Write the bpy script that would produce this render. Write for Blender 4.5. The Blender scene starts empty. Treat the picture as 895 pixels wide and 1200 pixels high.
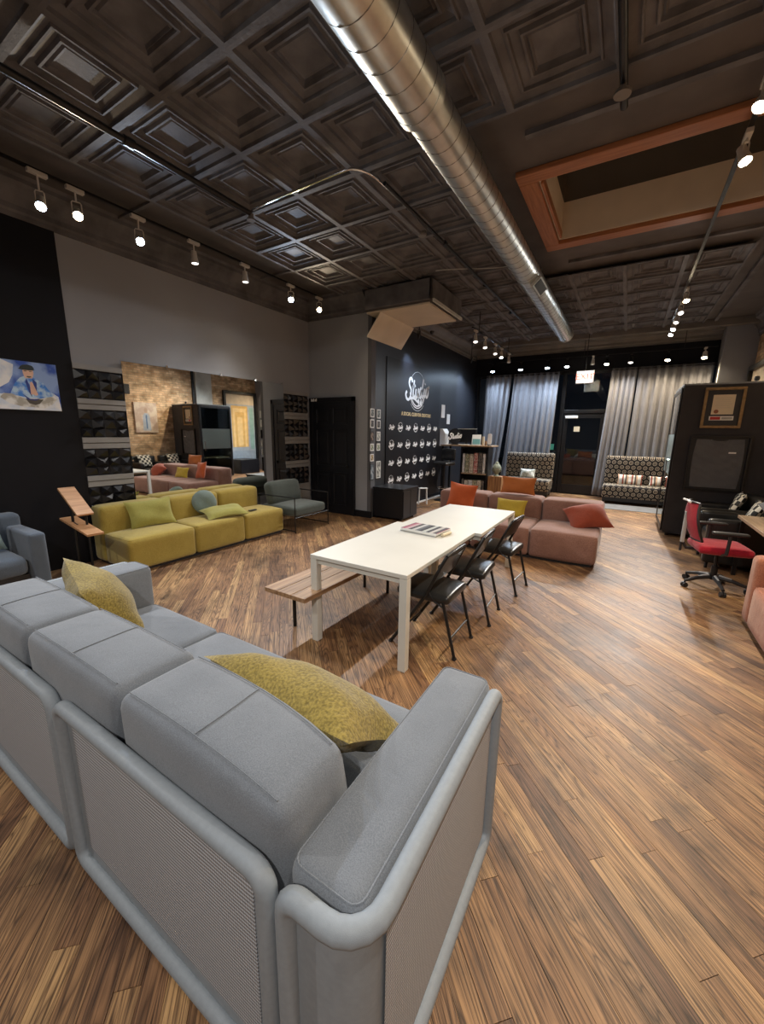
import bpy, bmesh, math, random
from mathutils import Vector, Matrix
random.seed(7)
PI = math.pi
C = bpy.context.scene.collection
scn = bpy.context.scene

# ------------------------------------------------------------------ camera
cam_d = bpy.data.cameras.new('camera'); cam = bpy.data.objects.new('camera', cam_d); C.objects.link(cam)
F_PX = 462.0
a = (735 - 447.5, 510 - 600.0); b1 = 495 - 600.0
b0 = -(F_PX * F_PX + a[1] * b1) / a[0]
dY = Vector((a[0], -a[1], -F_PX)).normalized()
dX = -Vector((b0, -b1, -F_PX)).normalized()
dZ = dX.cross(dY)
cam.matrix_world = Matrix(((dX.x, dX.y, dX.z, 0), (dY.x, dY.y, dY.z, 0), (dZ.x, dZ.y, dZ.z, 1.70), (0, 0, 0, 1)))
cam_d.sensor_fit = 'VERTICAL'; cam_d.sensor_height = 36; cam_d.lens = F_PX / 1200 * 36
cam_d.clip_start = 0.02; cam_d.clip_end = 200
scn.camera = cam

# ------------------------------------------------------------------ world, exposure
w = bpy.data.worlds.new('night'); scn.world = w; w.use_nodes = True
w.node_tree.nodes['Background'].inputs[0].default_value = (0.004, 0.005, 0.008, 1)
w.node_tree.nodes['Background'].inputs[1].default_value = 0.5
vs = scn.view_settings
vs.view_transform = 'Standard'; vs.look = 'None'; vs.gamma = 1; vs.use_curve_mapping = False
vs.exposure = 0.22
COOL = (0.72, 0.84, 1.0); WARM = (1.0, 0.74, 0.42); NEUT = (1.0, 0.90, 0.76)
LIGHT = 1.35   # overall lamp power

# ------------------------------------------------------------------ materials
def new_mat(name):
    m = bpy.data.materials.new(name); m.use_nodes = True
    nt = m.node_tree; return m, nt, nt.nodes['Principled BSDF']
def N(nt, t, **k):
    n = nt.nodes.new(t)
    for a_, v in k.items(): setattr(n, a_, v)
    return n
def ramp(nt, src, stops):
    r = N(nt, 'ShaderNodeValToRGB'); el = r.color_ramp.elements
    while len(el) < len(stops): el.new(0.5)
    for e, (p, c) in zip(el, stops): e.position = p; e.color = (*c, 1) if len(c) == 3 else c
    nt.links.new(src, r.inputs[0]); return r
def plain(name, col, rough=0.5, metal=0.0, var=0.12, scale=6.0, bump=0.0, bscale=200.0, spec=0.5, sheen=0.0):
    """colour with gentle mottling and a fine relief"""
    m, nt, p = new_mat(name)
    tc = N(nt, 'ShaderNodeTexCoord'); no = N(nt, 'ShaderNodeTexNoise'); no.inputs['Scale'].default_value = scale
    no.inputs['Detail'].default_value = 4
    nt.links.new(tc.outputs['Object'], no.inputs['Vector'])
    lo = tuple(c * (1 - var) for c in col); hi = tuple(min(1, c * (1 + var)) for c in col)
    r = ramp(nt, no.outputs['Fac'], [(0.3, lo), (0.7, hi)])
    nt.links.new(r.outputs[0], p.inputs['Base Color'])
    p.inputs['Roughness'].default_value = rough; p.inputs['Metallic'].default_value = metal
    p.inputs['Specular IOR Level'].default_value = spec
    if sheen:
        p.inputs['Sheen Weight'].default_value = sheen; p.inputs['Sheen Roughness'].default_value = 0.4
    if bump:
        n2 = N(nt, 'ShaderNodeTexNoise'); n2.inputs['Scale'].default_value = bscale; n2.inputs['Detail'].default_value = 2
        nt.links.new(tc.outputs['Object'], n2.inputs['Vector'])
        b = N(nt, 'ShaderNodeBump'); b.inputs['Strength'].default_value = bump; b.inputs['Distance'].default_value = 0.004
        nt.links.new(n2.outputs['Fac'], b.inputs['Height']); nt.links.new(b.outputs[0], p.inputs['Normal'])
    return m
def fabric(name, col, col2=None, weave=900.0, bump=0.35, rough=0.9):
    """woven cloth: two yarn shades, weave relief and slow wrinkles"""
    m, nt, p = new_mat(name)
    col2 = col2 or tuple(c * 0.72 for c in col)
    tc = N(nt, 'ShaderNodeTexCoord')
    n1 = N(nt, 'ShaderNodeTexNoise'); n1.inputs['Scale'].default_value = weave * 0.25; n1.inputs['Detail'].default_value = 1
    n2 = N(nt, 'ShaderNodeTexNoise'); n2.inputs['Scale'].default_value = 5; n2.inputs['Detail'].default_value = 3
    for n in (n1, n2): nt.links.new(tc.outputs['Object'], n.inputs['Vector'])
    ad = N(nt, 'ShaderNodeMath', operation='MULTIPLY_ADD'); ad.inputs[1].default_value = 0.7
    sc = N(nt, 'ShaderNodeMath', operation='MULTIPLY'); sc.inputs[1].default_value = 0.3
    nt.links.new(n2.outputs['Fac'], sc.inputs[0]); nt.links.new(n1.outputs['Fac'], ad.inputs[0]); nt.links.new(sc.outputs[0], ad.inputs[2])
    r = ramp(nt, ad.outputs[0], [(0.38, col2), (0.62, col)])
    nt.links.new(r.outputs[0], p.inputs['Base Color'])
    p.inputs['Roughness'].default_value = rough; p.inputs['Specular IOR Level'].default_value = 0.2
    p.inputs['Sheen Weight'].default_value = 0.25
    b = N(nt, 'ShaderNodeBump'); b.inputs['Strength'].default_value = bump; b.inputs['Distance'].default_value = 0.003
    nt.links.new(n1.outputs['Fac'], b.inputs['Height'])
    n3 = N(nt, 'ShaderNodeTexNoise'); n3.inputs['Scale'].default_value = 9; n3.inputs['Detail'].default_value = 2
    nt.links.new(tc.outputs['Object'], n3.inputs['Vector'])
    b2 = N(nt, 'ShaderNodeBump'); b2.inputs['Strength'].default_value = 0.25; b2.inputs['Distance'].default_value = 0.02
    nt.links.new(n3.outputs['Fac'], b2.inputs['Height']); nt.links.new(b2.outputs[0], b.inputs['Normal'])
    nt.links.new(b.outputs[0], p.inputs['Normal'])
    return m
def emit(name, col, s):
    m, nt, p = new_mat(name); p.inputs['Base Color'].default_value = (*col, 1)
    p.inputs['Emission Color'].default_value = (*col, 1); p.inputs['Emission Strength'].default_value = s
    return m
def floor_mat():
    m, nt, p = new_mat('oak_planks')
    L = nt.links.new
    at = N(nt, 'ShaderNodeAttribute', attribute_name='rnd')
    geo = N(nt, 'ShaderNodeNewGeometry')
    rot = N(nt, 'ShaderNodeVectorRotate'); rot.rotation_type = 'Z_AXIS'; rot.inputs['Angle'].default_value = PI / 4
    L(geo.outputs['Position'], rot.inputs['Vector'])
    off = N(nt, 'ShaderNodeVectorMath', operation='MULTIPLY_ADD'); off.inputs[1].default_value = (31, 17, 7)
    L(at.outputs['Color'], off.inputs[0]); L(rot.outputs[0], off.inputs[2])
    st = N(nt, 'ShaderNodeVectorMath', operation='MULTIPLY'); st.inputs[1].default_value = (0.55, 9, 1)
    L(off.outputs[0], st.inputs[0])
    ring = N(nt, 'ShaderNodeTexNoise'); ring.inputs['Scale'].default_value = 1.5; ring.inputs['Detail'].default_value = 1.2
    ring.inputs['Distortion'].default_value = 0.9
    L(st.outputs[0], ring.inputs['Vector'])
    mul = N(nt, 'ShaderNodeMath', operation='MULTIPLY'); mul.inputs[1].default_value = 15
    fr = N(nt, 'ShaderNodeMath', operation='PINGPONG'); fr.inputs[1].default_value = 0.5
    L(ring.outputs['Fac'], mul.inputs[0]); L(mul.outputs[0], fr.inputs[0])
    st2 = N(nt, 'ShaderNodeVectorMath', operation='MULTIPLY'); st2.inputs[1].default_value = (2.2, 210, 1)
    L(off.outputs[0], st2.inputs[0])
    fine = N(nt, 'ShaderNodeTexNoise'); fine.inputs['Scale'].default_value = 1; fine.inputs['Detail'].default_value = 3
    L(st2.outputs[0], fine.inputs['Vector'])
    base = ramp(nt, at.outputs['Fac'], [(0.0, (0.14, 0.069, 0.038)), (0.3, (0.235, 0.123, 0.060)), (0.6, (0.315, 0.177, 0.085)), (0.85, (0.43, 0.265, 0.125)), (1.0, (0.19, 0.094, 0.049))])
    g1 = ramp(nt, fr.outputs[0], [(0.0, (0.36, 0.32, 0.30)), (0.15, (0.84, 0.82, 0.80)), (0.5, (1.2, 1.2, 1.18))])
    g2 = ramp(nt, fine.outputs['Fac'], [(0.38, (0.42, 0.38, 0.36)), (0.54, (1.08, 1.08, 1.06))])
    wn = N(nt, 'ShaderNodeTexNoise'); wn.inputs['Scale'].default_value = 1.6; wn.inputs['Detail'].default_value = 6; wn.inputs['Roughness'].default_value = 0.62
    L(geo.outputs['Position'], wn.inputs['Vector'])
    wear = ramp(nt, wn.outputs['Fac'], [(0.35, (0.42, 0.41, 0.45)), (0.46, (0.85, 0.85, 0.87)), (0.58, (1.08, 1.08, 1.05)), (0.70, (1.4, 1.38, 1.28))])
    cur = base.outputs[0]
    for g in (g1, g2, wear):
        mx = N(nt, 'ShaderNodeMix', data_type='RGBA', blend_type='MULTIPLY'); mx.inputs[0].default_value = 1.0
        L(cur, mx.inputs[6]); L(g.outputs[0], mx.inputs[7]); cur = mx.outputs[2]
    L(cur, p.inputs['Base Color'])
    rr = N(nt, 'ShaderNodeMapRange'); rr.inputs[3].default_value = 0.34; rr.inputs[4].default_value = 0.62
    L(wn.outputs['Fac'], rr.inputs[0]); L(rr.outputs[0], p.inputs['Roughness'])
    b = N(nt, 'ShaderNodeBump'); b.inputs['Strength'].default_value = 0.35; b.inputs['Distance'].default_value = 0.0015
    L(g2.outputs[0], b.inputs['Height']); L(b.outputs[0], p.inputs['Normal'])
    return m
def wood(name, c1, c2, axis=1, rough=0.5, sc=1.0):
    m, nt, p = new_mat(name)
    tc = N(nt, 'ShaderNodeTexCoord'); mp = N(nt, 'ShaderNodeVectorMath', operation='MULTIPLY')
    s = [40 * sc] * 3; s[axis] = 2.5 * sc; mp.inputs[1].default_value = s
    no = N(nt, 'ShaderNodeTexNoise'); no.inputs['Scale'].default_value = 1; no.inputs['Detail'].default_value = 4; no.inputs['Distortion'].default_value = 0.4
    nt.links.new(tc.outputs['Object'], mp.inputs[0]); nt.links.new(mp.outputs[0], no.inputs['Vector'])
    r = ramp(nt, no.outputs['Fac'], [(0.35, c1), (0.65, c2)])
    nt.links.new(r.outputs[0], p.inputs['Base Color']); p.inputs['Roughness'].default_value = rough
    return m
def brick_mat():
    m, nt, p = new_mat('old_brick')
    L = nt.links.new
    tc = N(nt, 'ShaderNodeNewGeometry'); sp = N(nt, 'ShaderNodeSeparateXYZ'); cb = N(nt, 'ShaderNodeCombineXYZ')
    L(tc.outputs['Position'], sp.inputs[0]); L(sp.outputs[1], cb.inputs[0]); L(sp.outputs[2], cb.inputs[1])
    dn = N(nt, 'ShaderNodeTexNoise'); dn.inputs['Scale'].default_value = 9; L(cb.outputs[0], dn.inputs['Vector'])
    ds = N(nt, 'ShaderNodeVectorMath', operation='MULTIPLY_ADD'); ds.inputs[1].default_value = (0.02, 0.02, 0); L(dn.outputs['Color'], ds.inputs[0]); L(cb.outputs[0], ds.inputs[2])
    br = N(nt, 'ShaderNodeTexBrick'); br.inputs['Scale'].default_value = 1.0
    br.inputs['Color1'].default_value = (0.52, 0.34, 0.20, 1); br.inputs['Color2'].default_value = (0.80, 0.62, 0.42, 1)
    br.inputs['Mortar'].default_value = (0.42, 0.34, 0.25, 1); br.inputs['Mortar Size'].default_value = 0.007
    br.inputs['Brick Width'].default_value = 0.21; br.inputs['Row Height'].default_value = 0.072; br.inputs['Bias'].default_value = -0.1
    L(ds.outputs[0], br.inputs['Vector'])
    no = N(nt, 'ShaderNodeTexNoise'); no.inputs['Scale'].default_value = 4; no.inputs['Detail'].default_value = 6; L(cb.outputs[0], no.inputs['Vector'])
    r = ramp(nt, no.outputs['Fac'], [(0.35, (0.62, 0.6, 0.55)), (0.62, (1.25, 1.2, 1.15))])
    mx = N(nt, 'ShaderNodeMix', data_type='RGBA', blend_type='MULTIPLY'); mx.inputs[0].default_value = 1
    L(br.outputs['Color'], mx.inputs[6]); L(r.outputs[0], mx.inputs[7]); L(mx.outputs[2], p.inputs['Base Color'])
    p.inputs['Roughness'].default_value = 0.9
    b = N(nt, 'ShaderNodeBump'); b.inputs['Strength'].default_value = 0.8; b.inputs['Distance'].default_value = 0.01; b.invert = True
    L(br.outputs['Fac'], b.inputs['Height']); L(b.outputs[0], p.inputs['Normal'])
    return m
def rings_mat(name):
    """black upholstery printed with staggered cream rings and dots"""
    m, nt, p = new_mat(name); L = nt.links.new
    tc = N(nt, 'ShaderNodeTexCoord'); sp = N(nt, 'ShaderNodeSeparateXYZ'); L(tc.outputs['Object'], sp.inputs[0])
    def M(op, a_, b_=None, c_=None):
        n = N(nt, 'ShaderNodeMath', operation=op)
        for i, v in enumerate((a_, b_, c_)):
            if v is None: continue
            if isinstance(v, (int, float)): n.inputs[i].default_value = v
            else: L(v, n.inputs[i])
        return n.outputs[0]
    S = 0.125
    v = M('DIVIDE', M('SUBTRACT', sp.outputs[2], sp.outputs[1]), S * 0.87)
    row = M('FLOOR', v)
    u = M('ADD', M('DIVIDE', sp.outputs[0], S), M('MULTIPLY', M('MODULO', M('ADD', row, 200), 2), 0.5))
    fu = M('SUBTRACT', M('FRACT', M('ADD', u, 200)), 0.5); fv = M('MULTIPLY', M('SUBTRACT', M('FRACT', v), 0.5), 0.87)
    d = M('SQRT', M('ADD', M('MULTIPLY', fu, fu), M('MULTIPLY', fv, fv)))
    K = (0.018, 0.014, 0.012); CR = (0.55, 0.46, 0.34)
    r = ramp(nt, d, [(0.0, (0.45, 0.36, 0.26)), (0.10, (0.45, 0.36, 0.26)), (0.13, K), (0.25, K), (0.265, CR), (0.35, CR), (0.365, K)])
    L(r.outputs[0], p.inputs['Base Color']); p.inputs['Roughness'].default_value = 0.85
    return m
def stripes_mat(name, cols, freq, axis=0):
    m, nt, p = new_mat(name); L = nt.links.new
    tc = N(nt, 'ShaderNodeTexCoord'); sp = N(nt, 'ShaderNodeSeparateXYZ'); L(tc.outputs['Object'], sp.inputs[0])
    a_ = N(nt, 'ShaderNodeMath', operation='MULTIPLY'); a_.inputs[1].default_value = freq; L(sp.outputs[axis], a_.inputs[0])
    f = N(nt, 'ShaderNodeMath', operation='FRACT'); b_ = N(nt, 'ShaderNodeMath', operation='ADD'); b_.inputs[1].default_value = 50
    L(a_.outputs[0], b_.inputs[0]); L(b_.outputs[0], f.inputs[0])
    st = [(i / len(cols), c) for i, c in enumerate(cols)]
    r = ramp(nt, f.outputs[0], st); r.color_ramp.interpolation = 'CONSTANT'
    L(r.outputs[0], p.inputs['Base Color']); p.inputs['Roughness'].default_value = 0.85
    return m
def plaid_mat(name):
    m, nt, p = new_mat(name); L = nt.links.new
    tc = N(nt, 'ShaderNodeTexCoord'); ck = N(nt, 'ShaderNodeTexChecker'); ck.inputs['Scale'].default_value = 14
    ck.inputs['Color1'].default_value = (0.75, 0.72, 0.62, 1); ck.inputs['Color2'].default_value = (0.03, 0.03, 0.03, 1)
    L(tc.outputs['Object'], ck.inputs['Vector']); L(ck.outputs['Color'], p.inputs['Base Color']); p.inputs['Roughness'].default_value = 0.9
    return m
def knit_mat(name, col):
    """ribbed open knit of the sofa's outer panels"""
    m, nt, p = new_mat(name); L = nt.links.new
    tc = N(nt, 'ShaderNodeTexCoord'); sp = N(nt, 'ShaderNodeSeparateXYZ'); L(tc.outputs['Object'], sp.inputs[0])
    no = N(nt, 'ShaderNodeTexNoise'); no.inputs['Scale'].default_value = 5; L(tc.outputs['Object'], no.inputs['Vector'])
    w1 = N(nt, 'ShaderNodeMath', operation='MULTIPLY_ADD'); w1.inputs[1].default_value = 2 * PI / 0.0125
    ns = N(nt, 'ShaderNodeMath', operation='MULTIPLY'); ns.inputs[1].default_value = 7; L(no.outputs['Fac'], ns.inputs[0])
    L(sp.outputs[2], w1.inputs[0]); L(ns.outputs[0], w1.inputs[2])
    s1 = N(nt, 'ShaderNodeMath', operation='SINE'); L(w1.outputs[0], s1.inputs[0])
    ad = N(nt, 'ShaderNodeMath', operation='ADD'); L(sp.outputs[0], ad.inputs[0]); L(sp.outputs[1], ad.inputs[1])
    w2 = N(nt, 'ShaderNodeMath', operation='MULTIPLY'); w2.inputs[1].default_value = 2 * PI / 0.009; L(ad.outputs[0], w2.inputs[0])
    s2 = N(nt, 'ShaderNodeMath', operation='SINE'); L(w2.outputs[0], s2.inputs[0])
    sm = N(nt, 'ShaderNodeMath', operation='MULTIPLY_ADD'); sm.inputs[1].default_value = 0.45; L(s2.outputs[0], sm.inputs[0]); L(s1.outputs[0], sm.inputs[2])
    mr = N(nt, 'ShaderNodeMapRange'); mr.inputs[1].default_value = -1.45; mr.inputs[2].default_value = 1.45; L(sm.outputs[0], mr.inputs[0])
    r = ramp(nt, mr.outputs[0], [(0.0, tuple(c * 0.58 for c in col)), (0.55, col), (1.0, tuple(min(1, c * 1.3) for c in col))])
    L(r.outputs[0], p.inputs['Base Color']); p.inputs['Roughness'].default_value = 0.85; p.inputs['Specular IOR Level'].default_value = 0.2
    b = N(nt, 'ShaderNodeBump'); b.inputs['Strength'].default_value = 0.8; b.inputs['Distance'].default_value = 0.003
    L(mr.outputs[0], b.inputs['Height']); L(b.outputs[0], p.inputs['Normal'])
    return m
def picture_mat(name, c1, c2, scale=8):
    m, nt, p = new_mat(name); L = nt.links.new
    tc = N(nt, 'ShaderNodeTexCoord'); no = N(nt, 'ShaderNodeTexNoise'); no.inputs['Scale'].default_value = scale; no.inputs['Detail'].default_value = 5
    L(tc.outputs['Object'], no.inputs['Vector']); r = ramp(nt, no.outputs['Fac'], [(0.42, c1), (0.58, c2)])
    L(r.outputs[0], p.inputs['Base Color']); p.inputs['Roughness'].default_value = 0.5
    return m
def glass_mat(name, tint=(0.8, 0.9, 0.88), rough=0.0):
    m, nt, p = new_mat(name)
    p.inputs['Base Color'].default_value = (*tint, 1); p.inputs['Transmission Weight'].default_value = 1
    p.inputs['Roughness'].default_value = rough; p.inputs['IOR'].default_value = 1.45
    return m

M = dict(
    floor=floor_mat(),
    ceil=plain('painted_tin', (0.13, 0.127, 0.135), 0.72, 0.0, 0.35, 4, 0.5, 45, spec=0.3),
    ceil_flat=plain('painted_ceiling', (0.095, 0.085, 0.083), 0.7, 0, 0.2, 3, 0.2, 90),
    grey=plain('grey_wall_paint', (0.30, 0.31, 0.335), 0.8, 0, 0.06, 1.2, 0.15, 120),
    dgrey=plain('charcoal_wall_paint', (0.10, 0.10, 0.11), 0.75, 0, 0.1, 1.2, 0.15, 120),
    black=plain('black_wall_paint', (0.008, 0.0085, 0.012), 0.6, 0, 0.15, 2, 0.1, 90, spec=0.2),
    blackeggshell=plain('black_eggshell_paint', (0.017, 0.018, 0.023), 0.42, 0, 0.15, 2, 0.15, 60),
    blackgloss=plain('black_satin_panel', (0.010, 0.0105, 0.014), 0.33, 0, 0.1, 2, spec=0.35),
    beige=plain('beige_paint', (0.66, 0.58, 0.47), 0.7, 0, 0.06, 3),
    beam=plain('bronze_grey_paint', (0.16, 0.145, 0.13), 0.5, 0, 0.2, 3),
    brick=brick_mat(),
    plaster=plain('pale_plaster', (0.55, 0.57, 0.55), 0.8, 0, 0.2, 2.5),
    oakred=wood('red_oak_casing', (0.26, 0.095, 0.035), (0.38, 0.15, 0.06), 0),
    duct=plain('galvanised_steel', (0.58, 0.58, 0.54), 0.36, 1.0, 0.14, 7, 0.1, 40),
    ductseam=plain('galvanised_seam', (0.22, 0.21, 0.19), 0.45, 1.0, 0.1),
    blackmetal=plain('black_metal', (0.014, 0.014, 0.015), 0.35, 0.3, 0.1),
    blackplastic=plain('black_plastic', (0.018, 0.018, 0.02), 0.45, 0, 0.1),
    chrome=plain('chrome', (0.75, 0.75, 0.75), 0.15, 1.0, 0.05),
    white=plain('white_lacquer', (0.60, 0.59, 0.54), 0.5, 0, 0.03, 3),
    whitemetal=plain('white_metal', (0.78, 0.78, 0.76), 0.4, 0, 0.03),
    lampwhite=plain('white_lamp_shell', (0.62, 0.60, 0.56), 0.4, 0, 0.05),
    greyfab=fabric('grey_sofa_cloth', (0.198, 0.22, 0.25), (0.142, 0.16, 0.186), 1400, 0.3),
    greyrail=plain('pale_grey_rail_cloth', (0.265, 0.30, 0.335), 0.6, 0, 0.05, 60, 0.12, 600),
    knit=knit_mat('grey_ribbed_knit', (0.41, 0.425, 0.455)),
    mustard=fabric('mustard_weave', (0.30, 0.225, 0.05), (0.15, 0.11, 0.022), 420, 0.8),
    olive=fabric('olive_mustard_cloth', (0.43, 0.325, 0.075), (0.31, 0.225, 0.045), 900, 0.3),
    lime=fabric('lime_cloth', (0.36, 0.33, 0.085), (0.27, 0.25, 0.06), 700, 0.35),
    sage=fabric('sage_cloth', (0.20, 0.255, 0.235), (0.14, 0.185, 0.17), 700, 0.35),
    greencl=fabric('grey_green_cloth', (0.085, 0.10, 0.09), (0.055, 0.067, 0.06), 700, 0.35),
    bluecl=fabric('blue_grey_cloth', (0.12, 0.15, 0.19), (0.085, 0.105, 0.135), 900, 0.3),
    mauve=fabric('dusty_rose_cloth', (0.29, 0.155, 0.118), (0.20, 0.10, 0.075), 500, 0.35),
    terra=fabric('terracotta_cloth', (0.38, 0.145, 0.08), (0.27, 0.10, 0.055), 500, 0.35),
    orange=fabric('burnt_orange_velvet', (0.55, 0.115, 0.035), (0.40, 0.075, 0.02), 700, 0.3),
    orange2=fabric('rust_orange_velvet', (0.50, 0.16, 0.04), (0.38, 0.11, 0.03), 700, 0.3),
    rust=fabric('brick_red_velvet', (0.30, 0.06, 0.03), (0.21, 0.04, 0.02), 700, 0.3),
    yellowp=fabric('yellow_mustard_velvet', (0.50, 0.36, 0.04), (0.36, 0.25, 0.03), 700, 0.3),
    red=fabric('red_seat_cloth', (0.45, 0.012, 0.03), (0.28, 0.008, 0.02), 700, 0.3),
    leather=plain('black_vinyl', (0.016, 0.016, 0.016), 0.28, 0, 0.1, 5, 0.15, 90),
    rings=rings_mat('ring_print_upholstery'),
    curtain=fabric('grey_blackout_cloth', (0.25, 0.25, 0.265), (0.205, 0.205, 0.22), 900, 0.15, 0.6),
    lining=plain('white_lining', (0.7, 0.7, 0.66), 0.7),
    bench=wood('bench_oak', (0.22, 0.12, 0.06), (0.42, 0.26, 0.14), 1, 0.55, 0.6),
    board=wood('display_oak', (0.40, 0.20, 0.09), (0.58, 0.32, 0.16), 1, 0.5, 0.8),
    crate=wood('crate_pine', (0.20, 0.09, 0.035), (0.42, 0.22, 0.09), 2, 0.6, 0.8),
    deskwood=wood('desk_wood', (0.30, 0.20, 0.12), (0.45, 0.32, 0.2), 1, 0.4, 0.6),
    felt=fabric('charcoal_felt', (0.058, 0.056, 0.060), (0.038, 0.037, 0.040), 900, 0.4),
    tee=fabric('dark_tee_cotton', (0.15, 0.157, 0.168), (0.11, 0.115, 0.125), 900, 0.2),
    foam=plain('black_foam', (0.012, 0.012, 0.015), 0.32, 0, 0.1),
    greystrip=plain('grey_slat', (0.30, 0.30, 0.30), 0.8, 0, 0.1, 3, 0.2, 200),
    gold=plain('antique_gold', (0.27, 0.18, 0.085), 0.45, 0.5, 0.2, 20),
    paper=plain('cream_paper', (0.72, 0.63, 0.46), 0.7, 0, 0.04),
    white_print=plain('white_print', (0.85, 0.85, 0.85), 0.5, 0, 0.02),
    gold_print=plain('gold_print', (0.62, 0.47, 0.24), 0.5, 0, 0.02),
    redprint=plain('red_print', (0.5, 0.03, 0.03), 0.5), greyprint=plain('grey_print', (0.4, 0.4, 0.38), 0.5),
    stone=plain('verdigris_stone', (0.25, 0.28, 0.22), 0.8, 0, 0.3, 12, 0.5, 60),
    glass=glass_mat('clear_glass'), boothglass=glass_mat('booth_glass', (0.55, 0.68, 0.65)),
    mirror=plain('mirror_silver', (0.86, 0.87, 0.86), 0.0, 1.0, 0.0),
    nightglass=plain('dark_night_glazing', (0.004, 0.005, 0.007), 0.04, 0, 0.0, spec=0.8),
)
M['mirror'].node_tree.nodes['Principled BSDF'].inputs['Roughness'].default_value = 0.015

# ------------------------------------------------------------------ mesh builder
class G:
    def __init__(s): s.v = []; s.f = []; s.mi = []; s.k = 0; s.xf = None
    def add(s, vs_, fs):
        o = len(s.v)
        for p in vs_:
            p = Vector(p)
            s.v.append(tuple(s.xf @ p) if s.xf else tuple(p))
        for f in fs: s.f.append([o + i for i in f]); s.mi.append(s.k)
        return s
    def box(s, x0, x1, y0, y1, z0, z1):
        if x0 > x1: x0, x1 = x1, x0
        if y0 > y1: y0, y1 = y1, y0
        if z0 > z1: z0, z1 = z1, z0
        return s.add([(x0, y0, z0), (x1, y0, z0), (x1, y1, z0), (x0, y1, z0), (x0, y0, z1), (x1, y0, z1), (x1, y1, z1), (x0, y1, z1)],
                     [(0, 3, 2, 1), (4, 5, 6, 7), (0, 1, 5, 4), (1, 2, 6, 5), (2, 3, 7, 6), (3, 0, 4, 7)])
    def quad(s, *p): return s.add(p, [tuple(range(len(p)))])
    def tube(s, pts, r, n=8, closed=False, caps=True):
        P = [Vector(p) for p in pts]; m = len(P); rr = r if isinstance(r, (list, tuple)) else [r] * m
        up = None; rings = []
        for i in range(m):
            if closed: t = P[(i + 1) % m] - P[i - 1]
            else: t = P[min(i + 1, m - 1)] - P[max(i - 1, 0)]
            if t.length < 1e-9: t = Vector((0, 0, 1))
            t.normalize()
            if up is None:
                up = Vector((0, 0, 1)) if abs(t.z) < 0.9 else Vector((1, 0, 0))
            x = t.cross(up)
            if x.length < 1e-4: x = t.cross(Vector((0.3, 1, 0.1)))
            x.normalize(); y = x.cross(t).normalized(); up = y
            rings.append([P[i] + (x * math.cos(2 * PI * k / n) + y * math.sin(2 * PI * k / n)) * rr[i] for k in range(n)])
        vs_ = [q for R_ in rings for q in R_]; fs = []
        for i in range(m if closed else m - 1):
            j = (i + 1) % m
            for k in range(n): k2 = (k + 1) % n; fs.append((i * n + k, i * n + k2, j * n + k2, j * n + k))
        if caps and not closed:
            fs.append(tuple(range(n - 1, -1, -1))); fs.append(tuple((m - 1) * n + k for k in range(n)))
        return s.add(vs_, fs)
    def cyl(s, p0, p1, r0, r1=None, n=16): return s.tube([p0, p1], [r0, r0 if r1 is None else r1], n)
    def lathe(s, prof, c=(0, 0, 0), n=20):
        vs_ = []; fs = []
        for (r, z) in prof:
            for k in range(n): vs_.append((c[0] + r * math.cos(2 * PI * k / n), c[1] + r * math.sin(2 * PI * k / n), c[2] + z))
        for i in range(len(prof) - 1):
            for k in range(n): k2 = (k + 1) % n; fs.append((i * n + k, i * n + k2, (i + 1) * n + k2, (i + 1) * n + k))
        fs.append(tuple(range(n - 1, -1, -1))); fs.append(tuple((len(prof) - 1) * n + k for k in range(n)))
        return s.add(vs_, fs)
    def soft(s, x0, x1, y0, y1, z0, z1, r=0.03, puff=(0, 0, 0.012), nm=4, wob=0.0):
        """rounded, slightly crowned block"""
        c = Vector(((x0 + x1) / 2, (y0 + y1) / 2, (z0 + z1) / 2)); h = Vector(((x1 - x0) / 2, (y1 - y0) / 2, (z1 - z0) / 2))
        r = min(r, *h)
        def co(hh):
            e = [-hh, -hh + r * 0.12, -hh + r * 0.45, -hh + r]; mid = [(-1 + 2 * (i + 1) / (nm + 1)) * (hh - r) for i in range(nm)]
            return e + mid + [-q for q in reversed(e)]
        A = [co(h.x), co(h.y), co(h.z)]; n = len(A[0]) - 1
        idx = {}; vs_ = []; fs = []
        def vid(i, j, k):
            if (i, j, k) in idx: return idx[(i, j, k)]
            p = Vector((A[0][i], A[1][j], A[2][k])); q = Vector([max(-h[t] + r, min(h[t] - r, p[t])) for t in range(3)])
            d = p - q
            if d.length > 1e-9: p = q + d.normalized() * r
            u = [p[t] / h[t] for t in range(3)]
            for t in range(3):
                o = [e for e in range(3) if e != t]
                p[t] += puff[t] * u[t] * max(0, 1 - u[o[0]] ** 2) ** 0.6 * max(0, 1 - u[o[1]] ** 2) ** 0.6
            if wob:
                p.z += wob * math.sin(p.x * 17 + p.y * 5) * math.sin(p.y * 13 - p.x * 4)
            idx[(i, j, k)] = len(vs_); vs_.append(p + c); return idx[(i, j, k)]
        for i in range(n):
            for j in range(n):
                fs.append((vid(i, j, 0), vid(i, j + 1, 0), vid(i + 1, j + 1, 0), vid(i + 1, j, 0)))
                fs.append((vid(i, j, n), vid(i + 1, j, n), vid(i + 1, j + 1, n), vid(i, j + 1, n)))
                fs.append((vid(i, 0, j), vid(i + 1, 0, j), vid(i + 1, 0, j + 1), vid(i, 0, j + 1)))
                fs.append((vid(i, n, j), vid(i, n, j + 1), vid(i + 1, n, j + 1), vid(i + 1, n, j)))
                fs.append((vid(0, i, j), vid(0, i, j + 1), vid(0, i + 1, j + 1), vid(0, i + 1, j)))
                fs.append((vid(n, i, j), vid(n, i + 1, j), vid(n, i + 1, j + 1), vid(n, i, j + 1)))
        return s.add(vs_, fs)
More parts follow.
